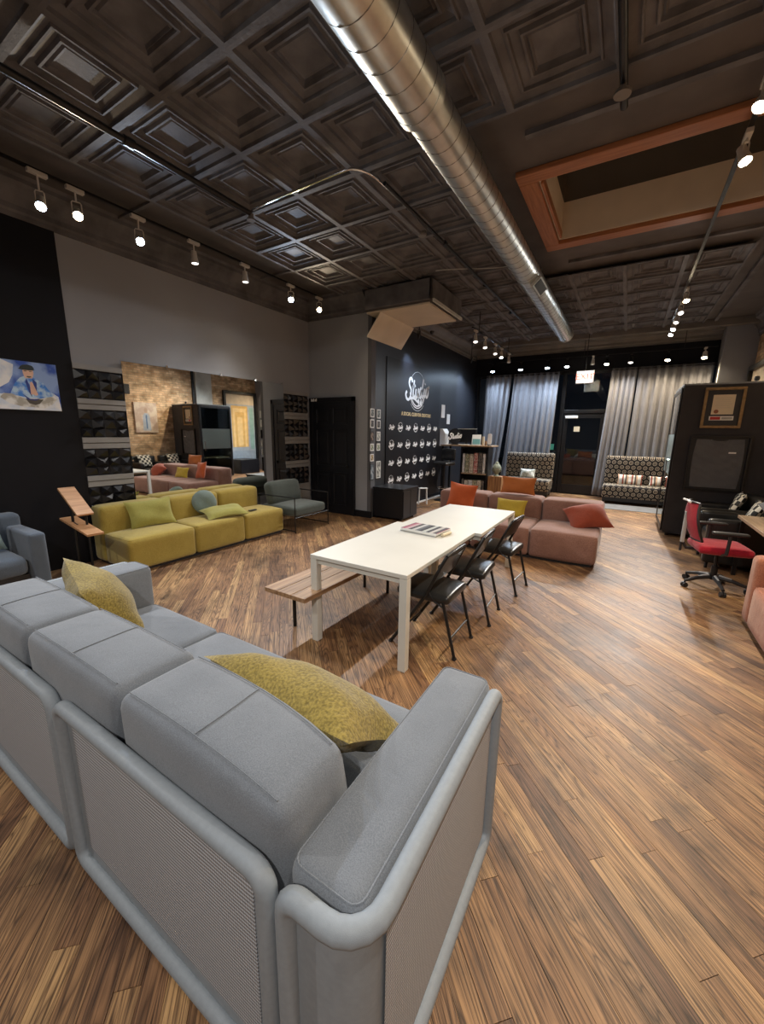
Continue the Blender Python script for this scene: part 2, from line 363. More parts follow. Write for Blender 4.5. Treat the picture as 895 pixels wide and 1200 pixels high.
    def pillow(s, w_, h_, t, n=18, seed=1, fold=0.0, rnd=False, sag=0.0):
        """stuffed cushion lying in the x-y plane, seam at z=0; fold bends it along x"""
        rg = random.Random(seed); ph = [rg.uniform(0, 6) for _ in range(6)]
        vs_ = []; fs = []
        for side in (1, -1):
            for i in range(n + 1):
                for j in range(n + 1):
                    u = -1 + 2 * i / n; v = -1 + 2 * j / n
                    if rnd:
                        # square-to-disc map
                        x = u * math.sqrt(1 - v * v / 2); y = v * math.sqrt(1 - u * u / 2); e = max(0, 1 - (x * x + y * y))
                        z = t * e ** 0.5
                    else:
                        x = u * (1 - 0.10 * (1 - v * v) * abs(u)); y = v * (1 - 0.10 * (1 - u * u) * abs(v))
                        e = max(0, (1 - u ** 4) * (1 - v ** 4)); z = t * e ** 0.55 * (0.62 + 0.38 * (1 - u * u) * (1 - v * v))
                    z *= side
                    if e > 0:
                        z += side * 0.05 * t * math.sin(5 * u + ph[0] + 2 * v) * math.sin(4 * v + ph[1]) * e
                        z += side * 0.06 * t * math.sin(9 * u * v + ph[2]) * e
                    X = x * w_ / 2; Y = y * h_ / 2
                    Z = z + fold * (X * X) + sag * Y * Y
                    Z += 0.012 * math.sin(3 * X / w_ * 2 + ph[3]) * math.sin(3 * Y / h_ * 2 + ph[4])
                    vs_.append((X, Y, Z))
        m = (n + 1) ** 2
        for i in range(n):
            for j in range(n):
                a_ = i * (n + 1) + j; q = (a_, a_ + n + 1, a_ + n + 2, a_ + 1)
                fs.append(q); fs.append(tuple(m + k for k in reversed(q)))
        return s.add(vs_, fs)
    def loft(s, prof_fn, n): pass
    def build(s, name, mat, parent=None, smooth=False, bevel=0.0, weld=False):
        me = bpy.data.meshes.new(name); me.from_pydata([tuple(p) for p in s.v], [], s.f)
        mats = mat if isinstance(mat, (list, tuple)) else [mat]
        for m_ in mats: me.materials.append(M[m_] if isinstance(m_, str) else m_)
        if len(mats) > 1: me.polygons.foreach_set('material_index', s.mi)
        if weld:
            bm = bmesh.new(); bm.from_mesh(me); bmesh.ops.remove_doubles(bm, verts=bm.verts, dist=1e-4)
            bmesh.ops.recalc_face_normals(bm, faces=bm.faces); bm.to_mesh(me); bm.free()
        if bevel:
            bm = bmesh.new(); bm.from_mesh(me)
            bmesh.ops.bevel(bm, geom=[e for e in bm.edges if e.is_manifold and e.calc_face_angle(0) > 0.7], offset=bevel, segments=2, affect='EDGES', profile=0.5)
            bm.to_mesh(me); bm.free()
        if smooth:
            me.polygons.foreach_set('use_smooth', [True] * len(me.polygons))
            try: me.set_sharp_from_angle(angle=0.7)
            except Exception: pass
        me.update()
        o = bpy.data.objects.new(name, me); C.objects.link(o)
        if parent: o.parent = parent
        return o
def xf(loc=(0, 0, 0), rx=0, ry=0, rz=0):
    return Matrix.Translation(loc) @ Matrix.Rotation(rz, 4, 'Z') @ Matrix.Rotation(ry, 4, 'Y') @ Matrix.Rotation(rx, 4, 'X')
def tag(o, label, cat, group=None):
    o['label'] = label; o['category'] = cat
    if group: o['group'] = group
    return o
def thing(name, label, cat, loc=(0, 0, 0), rz=0.0, group=None):
    o = bpy.data.objects.new(name, None); C.objects.link(o); o.location = loc; o.rotation_euler = (0, 0, rz)
    o.empty_display_size = 0.1
    return tag(o, label, cat, group)
def struct(o): o['kind'] = 'structure'; return o
def dup(root, loc, rz=None, label=None, group=None):
    r = root.copy(); C.objects.link(r); r.location = loc
    if rz is not None: r.rotation_euler = (0, 0, rz)
    if label: r['label'] = label
    if group: r['group'] = group
    for ch in list(root.children):
        c = ch.copy(); C.objects.link(c); c.parent = r
        for g in list(ch.children):
            d = g.copy(); C.objects.link(d); d.parent = c
    return r
def rrect(x0, x1, z0, z1, r, n=5):
    """rounded rectangle outline, 2-D"""
    out = []
    for cx_, cz_, a0 in ((x1 - r, z1 - r, 0), (x0 + r, z1 - r, 90), (x0 + r, z0 + r, 180), (x1 - r, z0 + r, 270)):
        for i in range(n + 1):
            t = math.radians(a0 + 90 * i / n); out.append((cx_ + r * math.cos(t), cz_ + r * math.sin(t)))
    return out
def smoothline(P, k=6):
    out = []
    for i in range(len(P) - 1):
        p0 = P[max(i - 1, 0)]; p1 = P[i]; p2 = P[i + 1]; p3 = P[min(i + 2, len(P) - 1)]
        for j in range(k):
            t = j / k
            out.append(tuple(0.5 * ((2 * p1[d]) + (-p0[d] + p2[d]) * t + (2 * p0[d] - 5 * p1[d] + 4 * p2[d] - p3[d]) * t * t + (-p0[d] + 3 * p1[d] - 3 * p2[d] + p3[d]) * t ** 3) for d in range(len(p1))))
    out.append(tuple(P[-1])); return out

# ================================================================== THE ROOM
XL, XR, YB, YF, ZC = -5.75, 2.2, -3.0, 12.6, 4.2
floor = struct(G().box(XL - .15, XR + .15, YB - .15, 15.5, -0.12, -0.012).build('floor', plain('subfloor', (0.03, 0.018, 0.01), 0.9)))
# --- diagonal oak planks
def build_planks():
    W_ = 0.078; s2 = math.sqrt(0.5)
    # plank direction u=(1,-1)/sqrt2 ; across v=(1,1)/sqrt2
    items = []; rg = random.Random(3)
    x0, x1, y0, y1 = XL, XR, YB, 12.55
    vmin = (x0 + y0) * s2; vmax = (x1 + y1) * s2
    umin = (x0 - y1) * s2; umax = (x1 - y0) * s2
    r = vmin
    while r < vmax:
        u = umin - rg.uniform(0, 1.5)
        while u < umax:
            ln = rg.uniform(0.55, 1.9); ua, ub = u, u + ln; u = ub
            # rough clip along the plank
            g = 0.0008
            poly = [(ua + g, r + g), (ub - g, r + g), (ub - g, r + W_ - g), (ua + g, r + W_ - g)]
            pts = [((p + q) * s2, (q - p) * s2) for p, q in poly]
            # Sutherland-Hodgman against the room rectangle
            for ax, lim, sg in ((0, x0, 1), (0, x1, -1), (1, y0, 1), (1, y1, -1)):
                out = []
                for i in range(len(pts)):
                    A_, B_ = pts[i - 1], pts[i]; ia = (A_[ax] - lim) * sg >= 0; ib = (B_[ax] - lim) * sg >= 0
                    if ia != ib:
                        t = (lim - A_[ax]) / (B_[ax] - A_[ax]); out.append((A_[0] + t * (B_[0] - A_[0]), A_[1] + t * (B_[1] - A_[1])))
                    if ib: out.append(B_)
                pts = out
                if not pts: break
            if len(pts) < 3: continue
            ar = abs(sum(pts[i - 1][0] * pts[i][1] - pts[i][0] * pts[i - 1][1] for i in range(len(pts)))) / 2
            if ar < 0.002: continue
            cx_ = sum(p[0] for p in pts) / len(pts); cy_ = sum(p[1] for p in pts) / len(pts)
            hgt = rg.uniform(-0.0008, 0.0006); rv = rg.random()
            # visibility key: in front of the camera and near, not under the grey sofa
            vis = cy_ > -0.6 + 0 * cx_ and (0.51 * -cx_ + 0.84 * cy_) > 0.15
            under = -3.4 < cx_ < -0.55 and 0.6 < cy_ < 1.3
            items.append((0 if (vis and not under) else 1, cx_ * cx_ + cy_ * cy_, pts, hgt, rv))
        r += W_
    items.sort(key=lambda t: (t[0], t[1]))
    def mesh(group, name):
        v = []; f = []; col = []
        for (_, _, pts, hg, rv) in group:
            o = len(v); n = len(pts); ar = sum(pts[i - 1][0] * pts[i][1] - pts[i][0] * pts[i - 1][1] for i in range(n))
            if ar < 0: pts = pts[::-1]
            v += [(p[0], p[1], hg) for p in pts] + [(p[0], p[1], -0.012) for p in pts]; col += [rv] * (2 * n)
            f.append([o + i for i in range(n)])
            for i in range(n): j = (i + 1) % n; f.append([o + j, o + i, o + n + i, o + n + j])
        me = bpy.data.meshes.new(name); me.from_pydata(v, [], f); me.materials.append(M['floor'])
        at = me.attributes.new('rnd', 'FLOAT_COLOR', 'POINT')
        at.data.foreach_set('color', [q for c in col for q in (c, (c * 7.31) % 1, (c * 3.77) % 1, 1)])
        o = bpy.data.objects.new(name, me); C.objects.link(o); o.parent = floor; return o
    for it in items[:300]: mesh([it], 'plank')
    st = mesh(items[300:], 'far_planks'); st['kind'] = 'stuff'
build_planks()
M['floor'].node_tree.nodes  # plank shade is read from the vertex attribute 'rnd'

# --- walls
def wallbox(name, mat, *b): return struct(G().box(*b).build(name, mat))
wallbox('wall_left', 'grey', XL - .15, XL, YB, 6.5, 0, ZC)
# black painted stretch of the left wall
blk = G().box(XL, XL + 0.02, YB, 2.29, 0, 3.86).build('wall_left_black_panelling', 'black'); struct(blk)
wallbox('wall_back', 'dgrey', XL - .15, XR + .15, YB - .15, YB, 0, ZC)
wallbox('wall_recess', 'grey', XL - .15, -4.30, 6.5, 6.65, 0, ZC)
wallbox('wall_studio', 'blackeggshell', -4.45, -4.22, 6.65, YF, 0, ZC)
wallbox('wall_right', 'brick', XR, XR + .15, YB, YF + .2, 0, ZC)
# studio wall end post (charcoal return seen left of the frames)
struct(G().box(-4.30, -4.22, 6.5, 6.65, 0, ZC).build('trim_1', 'dgrey'))
# front wall: header over the shop window
hd = struct(G().box(-4.22, XR, 12.5, 12.75, 3.42, ZC).build('wall_front', 'black'))
G().box(-4.22, -1.72, 12.52, 12.72, 0, 0.35).box(-0.46, XR, 12.52, 12.72, 0, 0.35).build('bulkhead', 'black', hd)
# ceiling: slab with a hole for the skylight
SX0, SX1, SY0, SY1 = -1.06, 1.95, 4.62, 6.14
ce = G()
ce.box(XL - .15, XR + .15, YB - .15, SY0, ZC, ZC + .1); ce.box(XL - .15, XR + .15, SY1, 12.9, ZC, ZC + .1)
ce.box(XL - .15, SX0, SY0, SY1, ZC, ZC + .1); ce.box(SX1, XR + .15, SY0, SY1, ZC, ZC + .1)
ceiling = struct(ce.build('ceiling', 'ceil_flat'))
# --- pressed tin coffers: nested square rings, one mesh shared
P_ = 0.735
def tin_tile():
    g = G(); prof = [(0, -0.045), (0.028, -0.045), (0.033, -0.028), (0.085, 0.012 - .03), (0.10, -0.018), (0.105, -0.03), (0.118, -0.03), (0.123, -0.016),
                     (0.175, -0.006), (0.185, -0.022), (0.20, -0.022), (0.21, -0.008), (0.225, -0.018), (0.235, -0.006), (0.25, -0.004)]
    vs_ = []; fs = []
    for d, z in prof:
        z *= 1.6; e = P_ / 2 - d; vs_ += [(-e, -e, z), (e, -e, z), (e, e, z), (-e, e, z)]
    for i in range(len(prof) - 1):
        for k in range(4): k2 = (k + 1) % 4; fs.append((i * 4 + k2, i * 4 + k, (i + 1) * 4 + k, (i + 1) * 4 + k2))
    l = (len(prof) - 1) * 4; fs.append((l + 3, l + 2, l + 1, l))
    g.add(vs_, fs); return g
first = None
for ix in range(-2, 6):
    for iy in range(-6, 14):
        cx_ = -3.26 + P_ * (ix + .5); cy_ = 2.11 + P_ * (iy + .5)
        if cx_ + P_ / 2 > -1.3 and cy_ + P_ / 2 > 4.0 and cy_ - P_ / 2 < 6.7: continue
        if cx_ + P_ / 2 > 2.0 or cy_ + P_ / 2 > 11.85: continue
        if cx_ - P_ / 2 < -4.8 and cy_ > 6.4 - P_ / 2 : continue
        if cx_ < -4.0 and cy_ > 6.3 and cx_ - P_/2 < -4.1: continue
        if first is None:
            first = tin_tile().build('ceiling_panel', 'ceil', ceiling); o = first
        else:
            o = first.copy(); C.objects.link(o)
        o.location = (cx_, cy_, ZC)
# raised border strips of the tin field
bs = G()
for x in (-4.73 - .03, ): bs.box(x - .03, x + .03, YB, 6.4, ZC - .05, ZC)
bs.box(-1.03, XR, 3.93, 3.99, ZC - .04, ZC); bs.box(-1.03, XR, 6.86, 6.92, ZC - .04, ZC)
bs.box(1.20 + .12, 1.26 + .12, 6.9, 11.8, ZC - .05, ZC)
bs.box(-4.73, XL, 0.70, 0.74, ZC - .03, ZC).box(-4.73, XL, 2.9, 2.94, ZC - .03, ZC).box(-4.73, XL, 5.1, 5.14, ZC - .03, ZC)
bs.build('border_strip', 'ceil', ceiling)
# crown mouldings
def crown(name, p0, p1, nrm, mat='ceil', drop=0.36, out=0.2):
    """stepped cornice along p0-p1, nrm points into the room"""
    prof = [(0, -drop), (0.03, -drop), (0.03, -drop + .05), (0.05, -drop + .07), (0.05, -drop + .12), (0.09, -drop + .19), (out * .75, -.1), (out, -.07), (out, -.03), (out + .02, 0), (0, 0)]
    g = G(); n = len(prof); vs_ = []
    for p in (p0, p1):
        for d, z in prof: vs_.append((p[0] + nrm[0] * d, p[1] + nrm[1] * d, ZC + z))
    fs = [(i, (i + 1) % n, n + (i + 1) % n, n + i) for i in range(n)] + [tuple(range(n)), tuple(range(2 * n - 1, n - 1, -1))]
    return struct(g.add(vs_, fs).build(name, mat, weld=True))
crown('trim_2', (XL, YB), (XL, 6.5), (1, 0)); crown('trim_3', (XL, 6.5), (-4.3, 6.5), (0, -1))
crown('trim_4', (-4.22, 7.4), (-4.22, 12.3), (1, 0), 'beam'); crown('trim_5', (-4.22, 12.5), (XR, 12.5), (0, -1), 'beam', 0.28, 0.3)
crown('trim_6', (XR, YB), (XR, 12.5), (-1, 0))
# dropped beam before the shop front
struct(G().box(-4.2, 2.18, 11.60, 11.78, 4.05, 4.2).build('trim_7', 'beam', bevel=.01))
# baseboards
struct(G().box(-4.22, -4.20, 6.6, 12.4, 0, 0.10).build('baseboard_studio', 'black'))
struct(G().box(-4.62, -4.19, 6.47, 6.50, 0, 0.13).build('baseboard_recess', 'blackgloss'))
struct(G().box(XL, XL + .02, 2.29, 6.48, 0, 0.12).build('baseboard_left', 'blackgloss'))
struct(G().box(XR - .02, XR, YB, 12.4, 0, 0.12).build('baseboard_right', 'blackgloss'))
# white floor-level strip of the backdrop wall
struct(G().box(-4.20, -4.17, 7.95, 9.9, 0.0, 0.035).build('trim_8', 'whitemetal'))

# --- soffit box with the beige flap in the corner above the studio wall
sf = thing('duct_chase', 'dark boxed duct chase with beige underside and slanted beige flap above the black wall', 'duct chase')
g = G(); g.box(-4.215, -2.98, 6.30, 7.55, 3.78, 4.12); g.build('casing', 'ceil_flat', sf)
g = G(); g.box(-4.215, -3.0, 6.32, 7.53, 3.755, 3.78); g.build('underside', 'beige', sf)
g = G(); g.box(-4.215, -2.93, 6.25, 6.30, 3.80, 4.12).box(-2.98, -2.93, 6.25, 7.6, 3.80, 4.12); g.build('moulding', 'ceil', sf, bevel=.015)
g = G(); g.box(-2.93, -2.90, 6.3, 7.58, 3.77, 3.82); g.build('edge_strip', 'plaster', sf)
g = G(); g.add([(-4.215, 6.34, 3.37), (-4.215, 7.62, 3.37), (-3.93, 7.62, 3.755), (-3.93, 6.34, 3.755), (-4.215, 6.34, 3.40), (-4.215, 7.62, 3.40), (-3.95, 7.62, 3.755), (-3.95, 6.34, 3.755)],
               [(0, 3, 2, 1), (4, 5, 6, 7), (0, 4, 7, 3), (1, 2, 6, 5), (0, 1, 5, 4), (3, 7, 6, 2)]); g.build('flap', 'beige', sf)

# --- skylight
sk = struct(G().box(SX0, SX0 + .02, SY0, SY1, ZC, ZC + .42).box(SX1 - .02, SX1, SY0, SY1, ZC, ZC + .42)
            .box(SX0, SX1, SY0, SY0 + .02, ZC, ZC + .42).box(SX0, SX1, SY1 - .02, SY1, ZC, ZC + .42).build('window_1', 'beige'))
G().box(SX0, SX1, SY0, SY1, ZC + .42, ZC + .44).build('pane', 'nightglass', sk)
c_ = 0.17
G().box(SX0 - c_, SX1 + c_, SY0 - c_, SY0, ZC - .05, ZC).build('casing', 'oakred', sk, bevel=.006)
G().box(SX0 - c_, SX1 + c_, SY1, SY1 + c_, ZC - .05, ZC).build('casing', 'oakred', sk, bevel=.006)
ow = wood('red_oak_casing_cross', (0.26, 0.095, 0.035), (0.38, 0.15, 0.06), 1)
G().box(SX0 - c_, SX0, SY0, SY1, ZC - .05, ZC).build('casing', ow, sk, bevel=.006)
G().box(SX1, SX1 + c_, SY0, SY1, ZC - .05, ZC).build('casing', ow, sk, bevel=.006)
G().box(SX0 + .02, SX0 + .045, SY0 + .1, SY1 - .1, ZC - .02, ZC + .05).build('stop_bead', ow, sk)

# --- shop front
sw = struct(G().box(-4.2, -1.72, 12.60, 12.66, .35, .43).box(-4.2, -1.72, 12.60, 12.66, 3.34, 3.42).box(-2.98, -2.92, 12.60, 12.66, .43, 3.34)
            .box(-4.2, -4.12, 12.60, 12.66, .43, 3.34).build('window_2', 'blackmetal'))
G().box(-4.12, -2.98, 12.62, 12.63, .43, 3.34).build('pane', 'glass', sw); G().box(-2.92, -1.72, 12.62, 12.63, .43, 3.34).build('pane', 'glass', sw)
sw = struct(G().box(-.46, 2.2, 12.60, 12.66, .35, .43).box(-.46, 2.2, 12.60, 12.66, 3.34, 3.42).box(.8, .86, 12.60, 12.66, .43, 3.34).build('window_3', 'blackmetal'))
G().box(-.46, .8, 12.62, 12.63, .43, 3.34).build('pane', 'glass', sw); G().box(.86, 2.2, 12.62, 12.63, .43, 3.34).build('pane', 'glass', sw)
dr = struct(G().box(-1.72, -1.62, 12.55, 12.68, 0, 3.42).box(-.56, -.46, 12.55, 12.68, 0, 3.42).box(-1.62, -.56, 12.55, 12.68, 2.28, 2.38)
            .box(-1.62, -.56, 12.55, 12.68, 3.34, 3.42).build('door_1', 'blackmetal', bevel=.008))
G().box(-1.62, -.56, 12.61, 12.62, 2.38, 3.34).build('transom_pane', 'glass', dr)
lf = G().box(-1.61, -1.50, 12.57, 12.62, .02, 2.27).box(-.68, -.57, 12.57, 12.62, .02, 2.27).box(-1.5, -.68, 12.57, 12.62, 2.15, 2.27).box(-1.5, -.68, 12.57, 12.62, .02, .28).build('leaf', 'blackmetal', dr, bevel=.006)
G().box(-1.5, -.68, 12.59, 12.60, .28, 2.15).build('pane', 'glass', lf)
G().box(-1.56, -1.24, 12.50, 12.57, 2.14, 2.22).build('closer', 'whitemetal', lf, bevel=.01)
G().cyl((-.62, 12.50, 1.02), (-.62, 12.57, 1.02), .02).cyl((-.62, 12.5, 0.98), (-.62, 12.5, 1.2), .012).build('handle', 'chrome', lf)
G().cyl((-.62, 12.55, 1.25), (-.62, 12.57, 1.25), .025).cyl((-.62, 12.55, .42), (-.62, 12.57, .42), .03).build('lock', 'chrome', lf)
ns = G(); ns.box(-1.32, -1.17, 12.583, 12.588, 1.78, 1.92); tag(ns.build('paper_notice', 'paper'), 'small cream paper notice taped to the glass of the front door', 'notice')
gs = G().box(-1.90, -1.80, 12.583, 12.6, 1.25, 1.42).build('window_sticker', plain('teal_print', (0.08, 0.42, 0.33), 0.5)); tag(gs, 'small teal sign in the narrow gap left of the front door', 'sign')
gs = G().box(-1.93, -1.78, 12.575, 12.582, 0.82, 1.16).build('paper_notice', 'greyprint'); tag(gs, 'pale paper notice below the teal sign left of the front door', 'notice')
# street outside
st = G().box(-14, 12, 15.5, 30, -.15, -.05).build('sidewalk', plain('asphalt', (0.03, 0.03, 0.032), 0.8)); struct(st)

# --- interior six-panel black door in the recess
d2 = struct(G().box(-5.72, -5.64, 6.44, 6.5, 0, 2.36).box(-4.66, -4.58, 6.44, 6.5, 0, 2.36).box(-5.72, -4.58, 6.44, 6.5, 2.27, 2.36).build('door_2', 'blackgloss', bevel=.006))
lf = G().box(-5.64, -4.66, 6.455, 6.49, .01, 2.27).build('leaf', 'blackgloss', d2)
for (x0, x1) in ((-5.53, -5.20), (-5.10, -4.77)):
    for (z0, z1) in ((.2, .85), (1.0, 1.72), (1.85, 2.15)):
        g = G(); o1 = (z1, z0); n = [(x0, z0), (x1, z0), (x1, z1), (x0, z1)]
        vs_ = []; 
        for ins, yy in ((0, 6.455), (.012, 6.463), (.03, 6.463), (.06, 6.452)):
            vs_ += [(x0 + ins, yy, z0 + ins), (x1 - ins, yy, z0 + ins), (x1 - ins, yy, z1 - ins), (x0 + ins, yy, z1 - ins)]
        for q in range(len(vs_)): vs_[q] = (vs_[q][0], vs_[q][1] - .006, vs_[q][2])
        fs = [(i * 4 + k, i * 4 + (k + 1) % 4, i * 4 + 4 + (k + 1) % 4, i * 4 + 4 + k) for i in range(3) for k in range(4)] + [(12, 13, 14, 15)]
        g.add(vs_, fs); g.box(x0 - .02, x0, 6.444, 6.456, z0 - .02, z1 + .02).box(x1, x1 + .02, 6.444, 6.456, z0 - .02, z1 + .02).box(x0, x1, 6.444, 6.456, z0 - .02, z0).box(x0, x1, 6.444, 6.456, z1, z1 + .02)
        g.build('door_panel', 'blackgloss', lf)
G().lathe([(0.0, 0), (.025, .01), (.03, .03), (.02, .05), (.012, .06)], n=12).build('door_knob', 'blackmetal', d2).matrix_local = xf((-4.74, 6.455, 1.0), rx=PI / 2)
g = G()
for i, x in enumerate((-5.66, -5.63, -5.60, -5.56, -5.53)): g.box(x, x + .02, 6.432, 6.44, 2.29, 2.33 if i % 2 else 2.345)
g.build('door_lettering', 'white_print', d2)

# --- brick wall furniture seen in the mirror
pl = struct(G().box(1.62, 2.2, 12.0, 12.5, 0, 4.2).build('trim_9', 'grey'))
G().box(1.60, 1.62, 12.0, 12.1, 0, 3.35).build('edge_strip', 'plaster', pl)
struct(G().box(2.12, 2.2, 9.2, 9.85, 0, 4.1).build('trim_10', 'plaster'))
struct(G().box(2.15, 2.2, 9.08, 9.16, 0, 4.1).build('trim_11', 'blackmetal'))


# ================================================================== LAMPS
bulbs = {}
def bulb_mat(nm, col, st):
    if nm not in bulbs: bulbs[nm] = emit('bulb_' + nm, col, st)
    return bulbs[nm]
LC = dict(cool=(0.62, 0.78, 1.0), warm=(1.0, 0.80, 0.54), neutral=(1.0, 0.94, 0.87), daylight=(0.80, 0.90, 1.0))
def lamp(label, loc, aim, col, power, group=None, shell='lampwhite', ztop=4.11, size=130, lit=True, L_=0.11, R_=0.046, blend=0.9, glow=45):
    """track head: adapter, yoke, shell, bulb; aim is the point it looks at"""
    t = thing('track_lamp', label, 'lamp', loc, 0, group)
    d = (Vector(aim) - Vector(loc)).normalized()
    G().box(-.024, .024, -.08, .08, ztop - loc[2] - .045, ztop - loc[2] - .009).build('adapter', shell, t, bevel=.004)
    G().tube([(d.y * .053, -d.x * .053, 0), (d.y * .053, -d.x * .053, .10), (d.y * .04, -d.x * .04, .115), (-d.y * .04, d.x * .04, .115), (-d.y * .053, d.x * .053, .10), (-d.y * .053, d.x * .053, 0)], .006).build('yoke', shell, t)
    G().cyl((0, 0, min(.112, ztop - loc[2] - .06)), (0, 0, ztop - loc[2] - .045), .009, n=8).build('stem', shell, t)
    q = d.to_track_quat('-Z', 'Y').to_matrix().to_4x4()
    g = G(); g.xf = q; g.lathe([(.012, .105), (R_ * .72, .10), (R_ * .8, .03), (R_, -.02), (R_ * 1.02, -.045), (R_ * .92, -.045), (R_ * .9, -.036)], n=18)
    g.build('shell', shell, t, smooth=True)
    g = G(); g.xf = q; g.lathe([(R_ * .9, -.0365), (R_ * .8, -.044), (R_ * .4, -.049), (0.001, -.05)], n=18)
    g.build('bulb', bulb_mat(col, LC[col], glow) if lit else 'lampwhite', t, smooth=True)
    if lit:
        ld = bpy.data.lights.new('beam', 'SPOT'); ld.energy = power * LIGHT; ld.color = LC[col]; ld.spot_size = math.radians(size); ld.spot_blend = blend; ld.shadow_soft_size = 0.035
        lo = bpy.data.objects.new('beam', ld); C.objects.link(lo); lo.parent = t; lo.matrix_local = Matrix.Translation(d * 0.06) @ q
    return t
def rail(label, p0, p1, mat='blackmetal'):
    o = G().box(min(p0[0], p1[0]) - .018, max(p0[0], p1[0]) + .018, min(p0[1], p1[1]) - .018, max(p0[1], p1[1]) + .018, p0[2], p0[2] + .022).build('lamp_track', mat)
    tag(o, label, 'lamp track'); return o
# left track
rail('long black lamp track along the left wall', (-5.13, -2.2, 4.10), (-5.13, 6.2, 4.10))
LT = 'lamps on the left track'
lamp('cool white lamp nearest the left picture edge on the left track', (-5.12, 1.97, 3.82), (-2.6, 0.6, .6), 'cool', 110, LT)
lamp('bright warm lamp with starburst between two cool lamps on the left track', (-5.12, 2.28, 3.86), (-1.6, 0.9, .8), 'warm', 130, LT)
lamp('cool white lamp just right of the warm starburst lamp on the left track', (-5.12, 2.9, 3.85), (-1.2, 1.2, .8), 'cool', 130, LT)
lamp('unlit-looking white lamp head hanging straight down, first right of the three glaring lamps', (-5.12, 3.60, 3.88), (-5.0, 3.7, 0), 'neutral', 30, LT, size=80, glow=3, L_=.14)
lamp('white lamp head pointing down with a small lit face, second over the mirror', (-5.12, 4.42, 3.90), (-5.0, 4.4, 0), 'neutral', 60, LT, size=80, glow=8)
lamp('cool white lamp near the far end of the left track', (-5.12, 5.37, 3.88), (-2.0, 2.4, .8), 'cool', 190, LT)
lamp('yellow starburst lamp at the far end of the left track by the soffit', (-5.12, 6.1, 3.90), (-2.0, 2.6, .8), 'warm', 150, LT)
lamp('cool track lamp behind the viewer on the left track', (-5.12, -1.4, 3.85), (-2.2, .3, .3), 'neutral', 190, 'lamps behind the viewer')
# right-hand track running to the shop front
rail('black lamp track right of the skylight running to the shop front', (0.55, -2.2, 4.10), (0.55, 11.5, 4.10))
RT = 'lamps on the right track'
lamp('large white lamp head at the right picture edge beside the wooden skylight frame', (0.53, 4.07, 3.95), (-1.0, 2.8, 0), 'warm', 120, RT, R_=.05)
lamp('yellowish lamp glowing under the skylight opening', (0.55, 4.70, 3.93), (1.5, 3.2, .3), 'warm', 150, RT)
for i, (y, c, lb) in enumerate([(8.7, 'warm', 'pinkish lamp first beyond the skylight on the right track'), (9.5, 'neutral', 'small lamp second beyond the skylight on the right track'),
                               (10.2, 'neutral', 'glaring lamp at the top of the bright row before the shop front'), (10.8, 'daylight', 'glaring lamp in the middle of the bright row before the shop front'),
                               (11.35, 'daylight', 'lowest glaring lamp of the bright row before the shop front')]):
    lamp(lb, (0.57, y, 3.93), ((1.2, 6.3, 0) if y < 9.6 else (-.2, y - 2.2, 0)), c, 150, RT, glow=60 if i > 1 else 35)
lamp('neutral track lamp overhead behind the viewer on the right track', (0.57, 1.9, 3.93), (0.1, 2.4, 0), 'neutral', 75, 'lamps behind the viewer')
lamp('neutral track lamp overhead near the viewer on the right track', (0.57, 0.3, 3.93), (-1.4, 1.6, 0), 'neutral', 60, 'lamps behind the viewer')
lamp('rear track lamp on the right track', (0.57, -1.8, 3.93), (-1.2, .4, .3), 'neutral', 200, 'lamps behind the viewer')
# short black track by the studio wall
rail('short lamp track near the duct end in front of the black wall', (-2.9, 8.2, 3.77), (-2.9, 11.4, 3.77))
for y, e_ in ((8.6, 'nearer'), (11.0, 'farther')):
    tag(G().cyl((-2.9, y, 3.79), (-2.9, y, 4.2), .008).build('track_hanger', 'blackmetal'), 'thin rod carrying the %s end of the short lamp track' % e_, 'rod')
BT = 'lamps on the short track'
for y, c, p, lit, lb in [(8.4, 'neutral', 60, True, 'white lamp nearest the soffit on the short track'), (9.05, 'neutral', 60, True, 'second white lamp from the soffit on the short track'),
                         (9.84, 'neutral', 90, True, 'brightest middle lamp on the short track'), (10.38, 'warm', 50, True, 'small warm lamp fourth from the soffit on the short track'),
                         (11.12, 'neutral', 0, False, 'unlit white lamp at the far end of the short track')]:
    lamp(lb, (-2.9, y, 3.58), (-2.2, y - 1.3, 0), c, p, BT, lit=lit, glow=35, ztop=3.78)
# lamps over the curtains
rail('black lamp track over the shop front curtains', (-3.7, 12.0, 3.69), (1.5, 12.0, 3.69))
for x, e_ in ((-3.2, 'left end'), (-1.2, 'middle'), (.9, 'right end')):
    tag(G().cyl((x, 12.0, 3.70), (x, 12.0, 4.2), .008).build('track_hanger', 'blackmetal'), 'thin black rod holding the %s of the lamp track over the curtains' % e_, 'rod')
FT = 'lamps over the curtains'
for i, (x, c, p, lb) in enumerate([(-3.58, 'cool', 120, 'bluish lamp over the far left curtain beside the black wall'), (-2.78, 'cool', 70, 'small bluish lamp over the gap between the left curtains'),
                                   (-2.08, 'cool', 120, 'bluish lamp over the wide left curtain'), (-1.59, 'daylight', 90, 'white lamp just left of the exit sign'),
                                   (-0.66, 'warm', 110, 'orange lamp just right of the exit sign'), (-0.14, 'neutral', 80, 'white lamp over the gathered right curtain'),
                                   (0.61, 'warm', 90, 'yellowish lamp over the wide right curtain'), (1.30, 'warm', 90, 'orange lamp at the right end by the grey pillar')]):
    lamp(lb, (x, 12.0, 3.50), (x * .9, 11.2, 1.0), c, p, FT, ztop=3.70, size=150, glow=50, R_=.06, shell='blackmetal' if i < 7 else 'lampwhite')
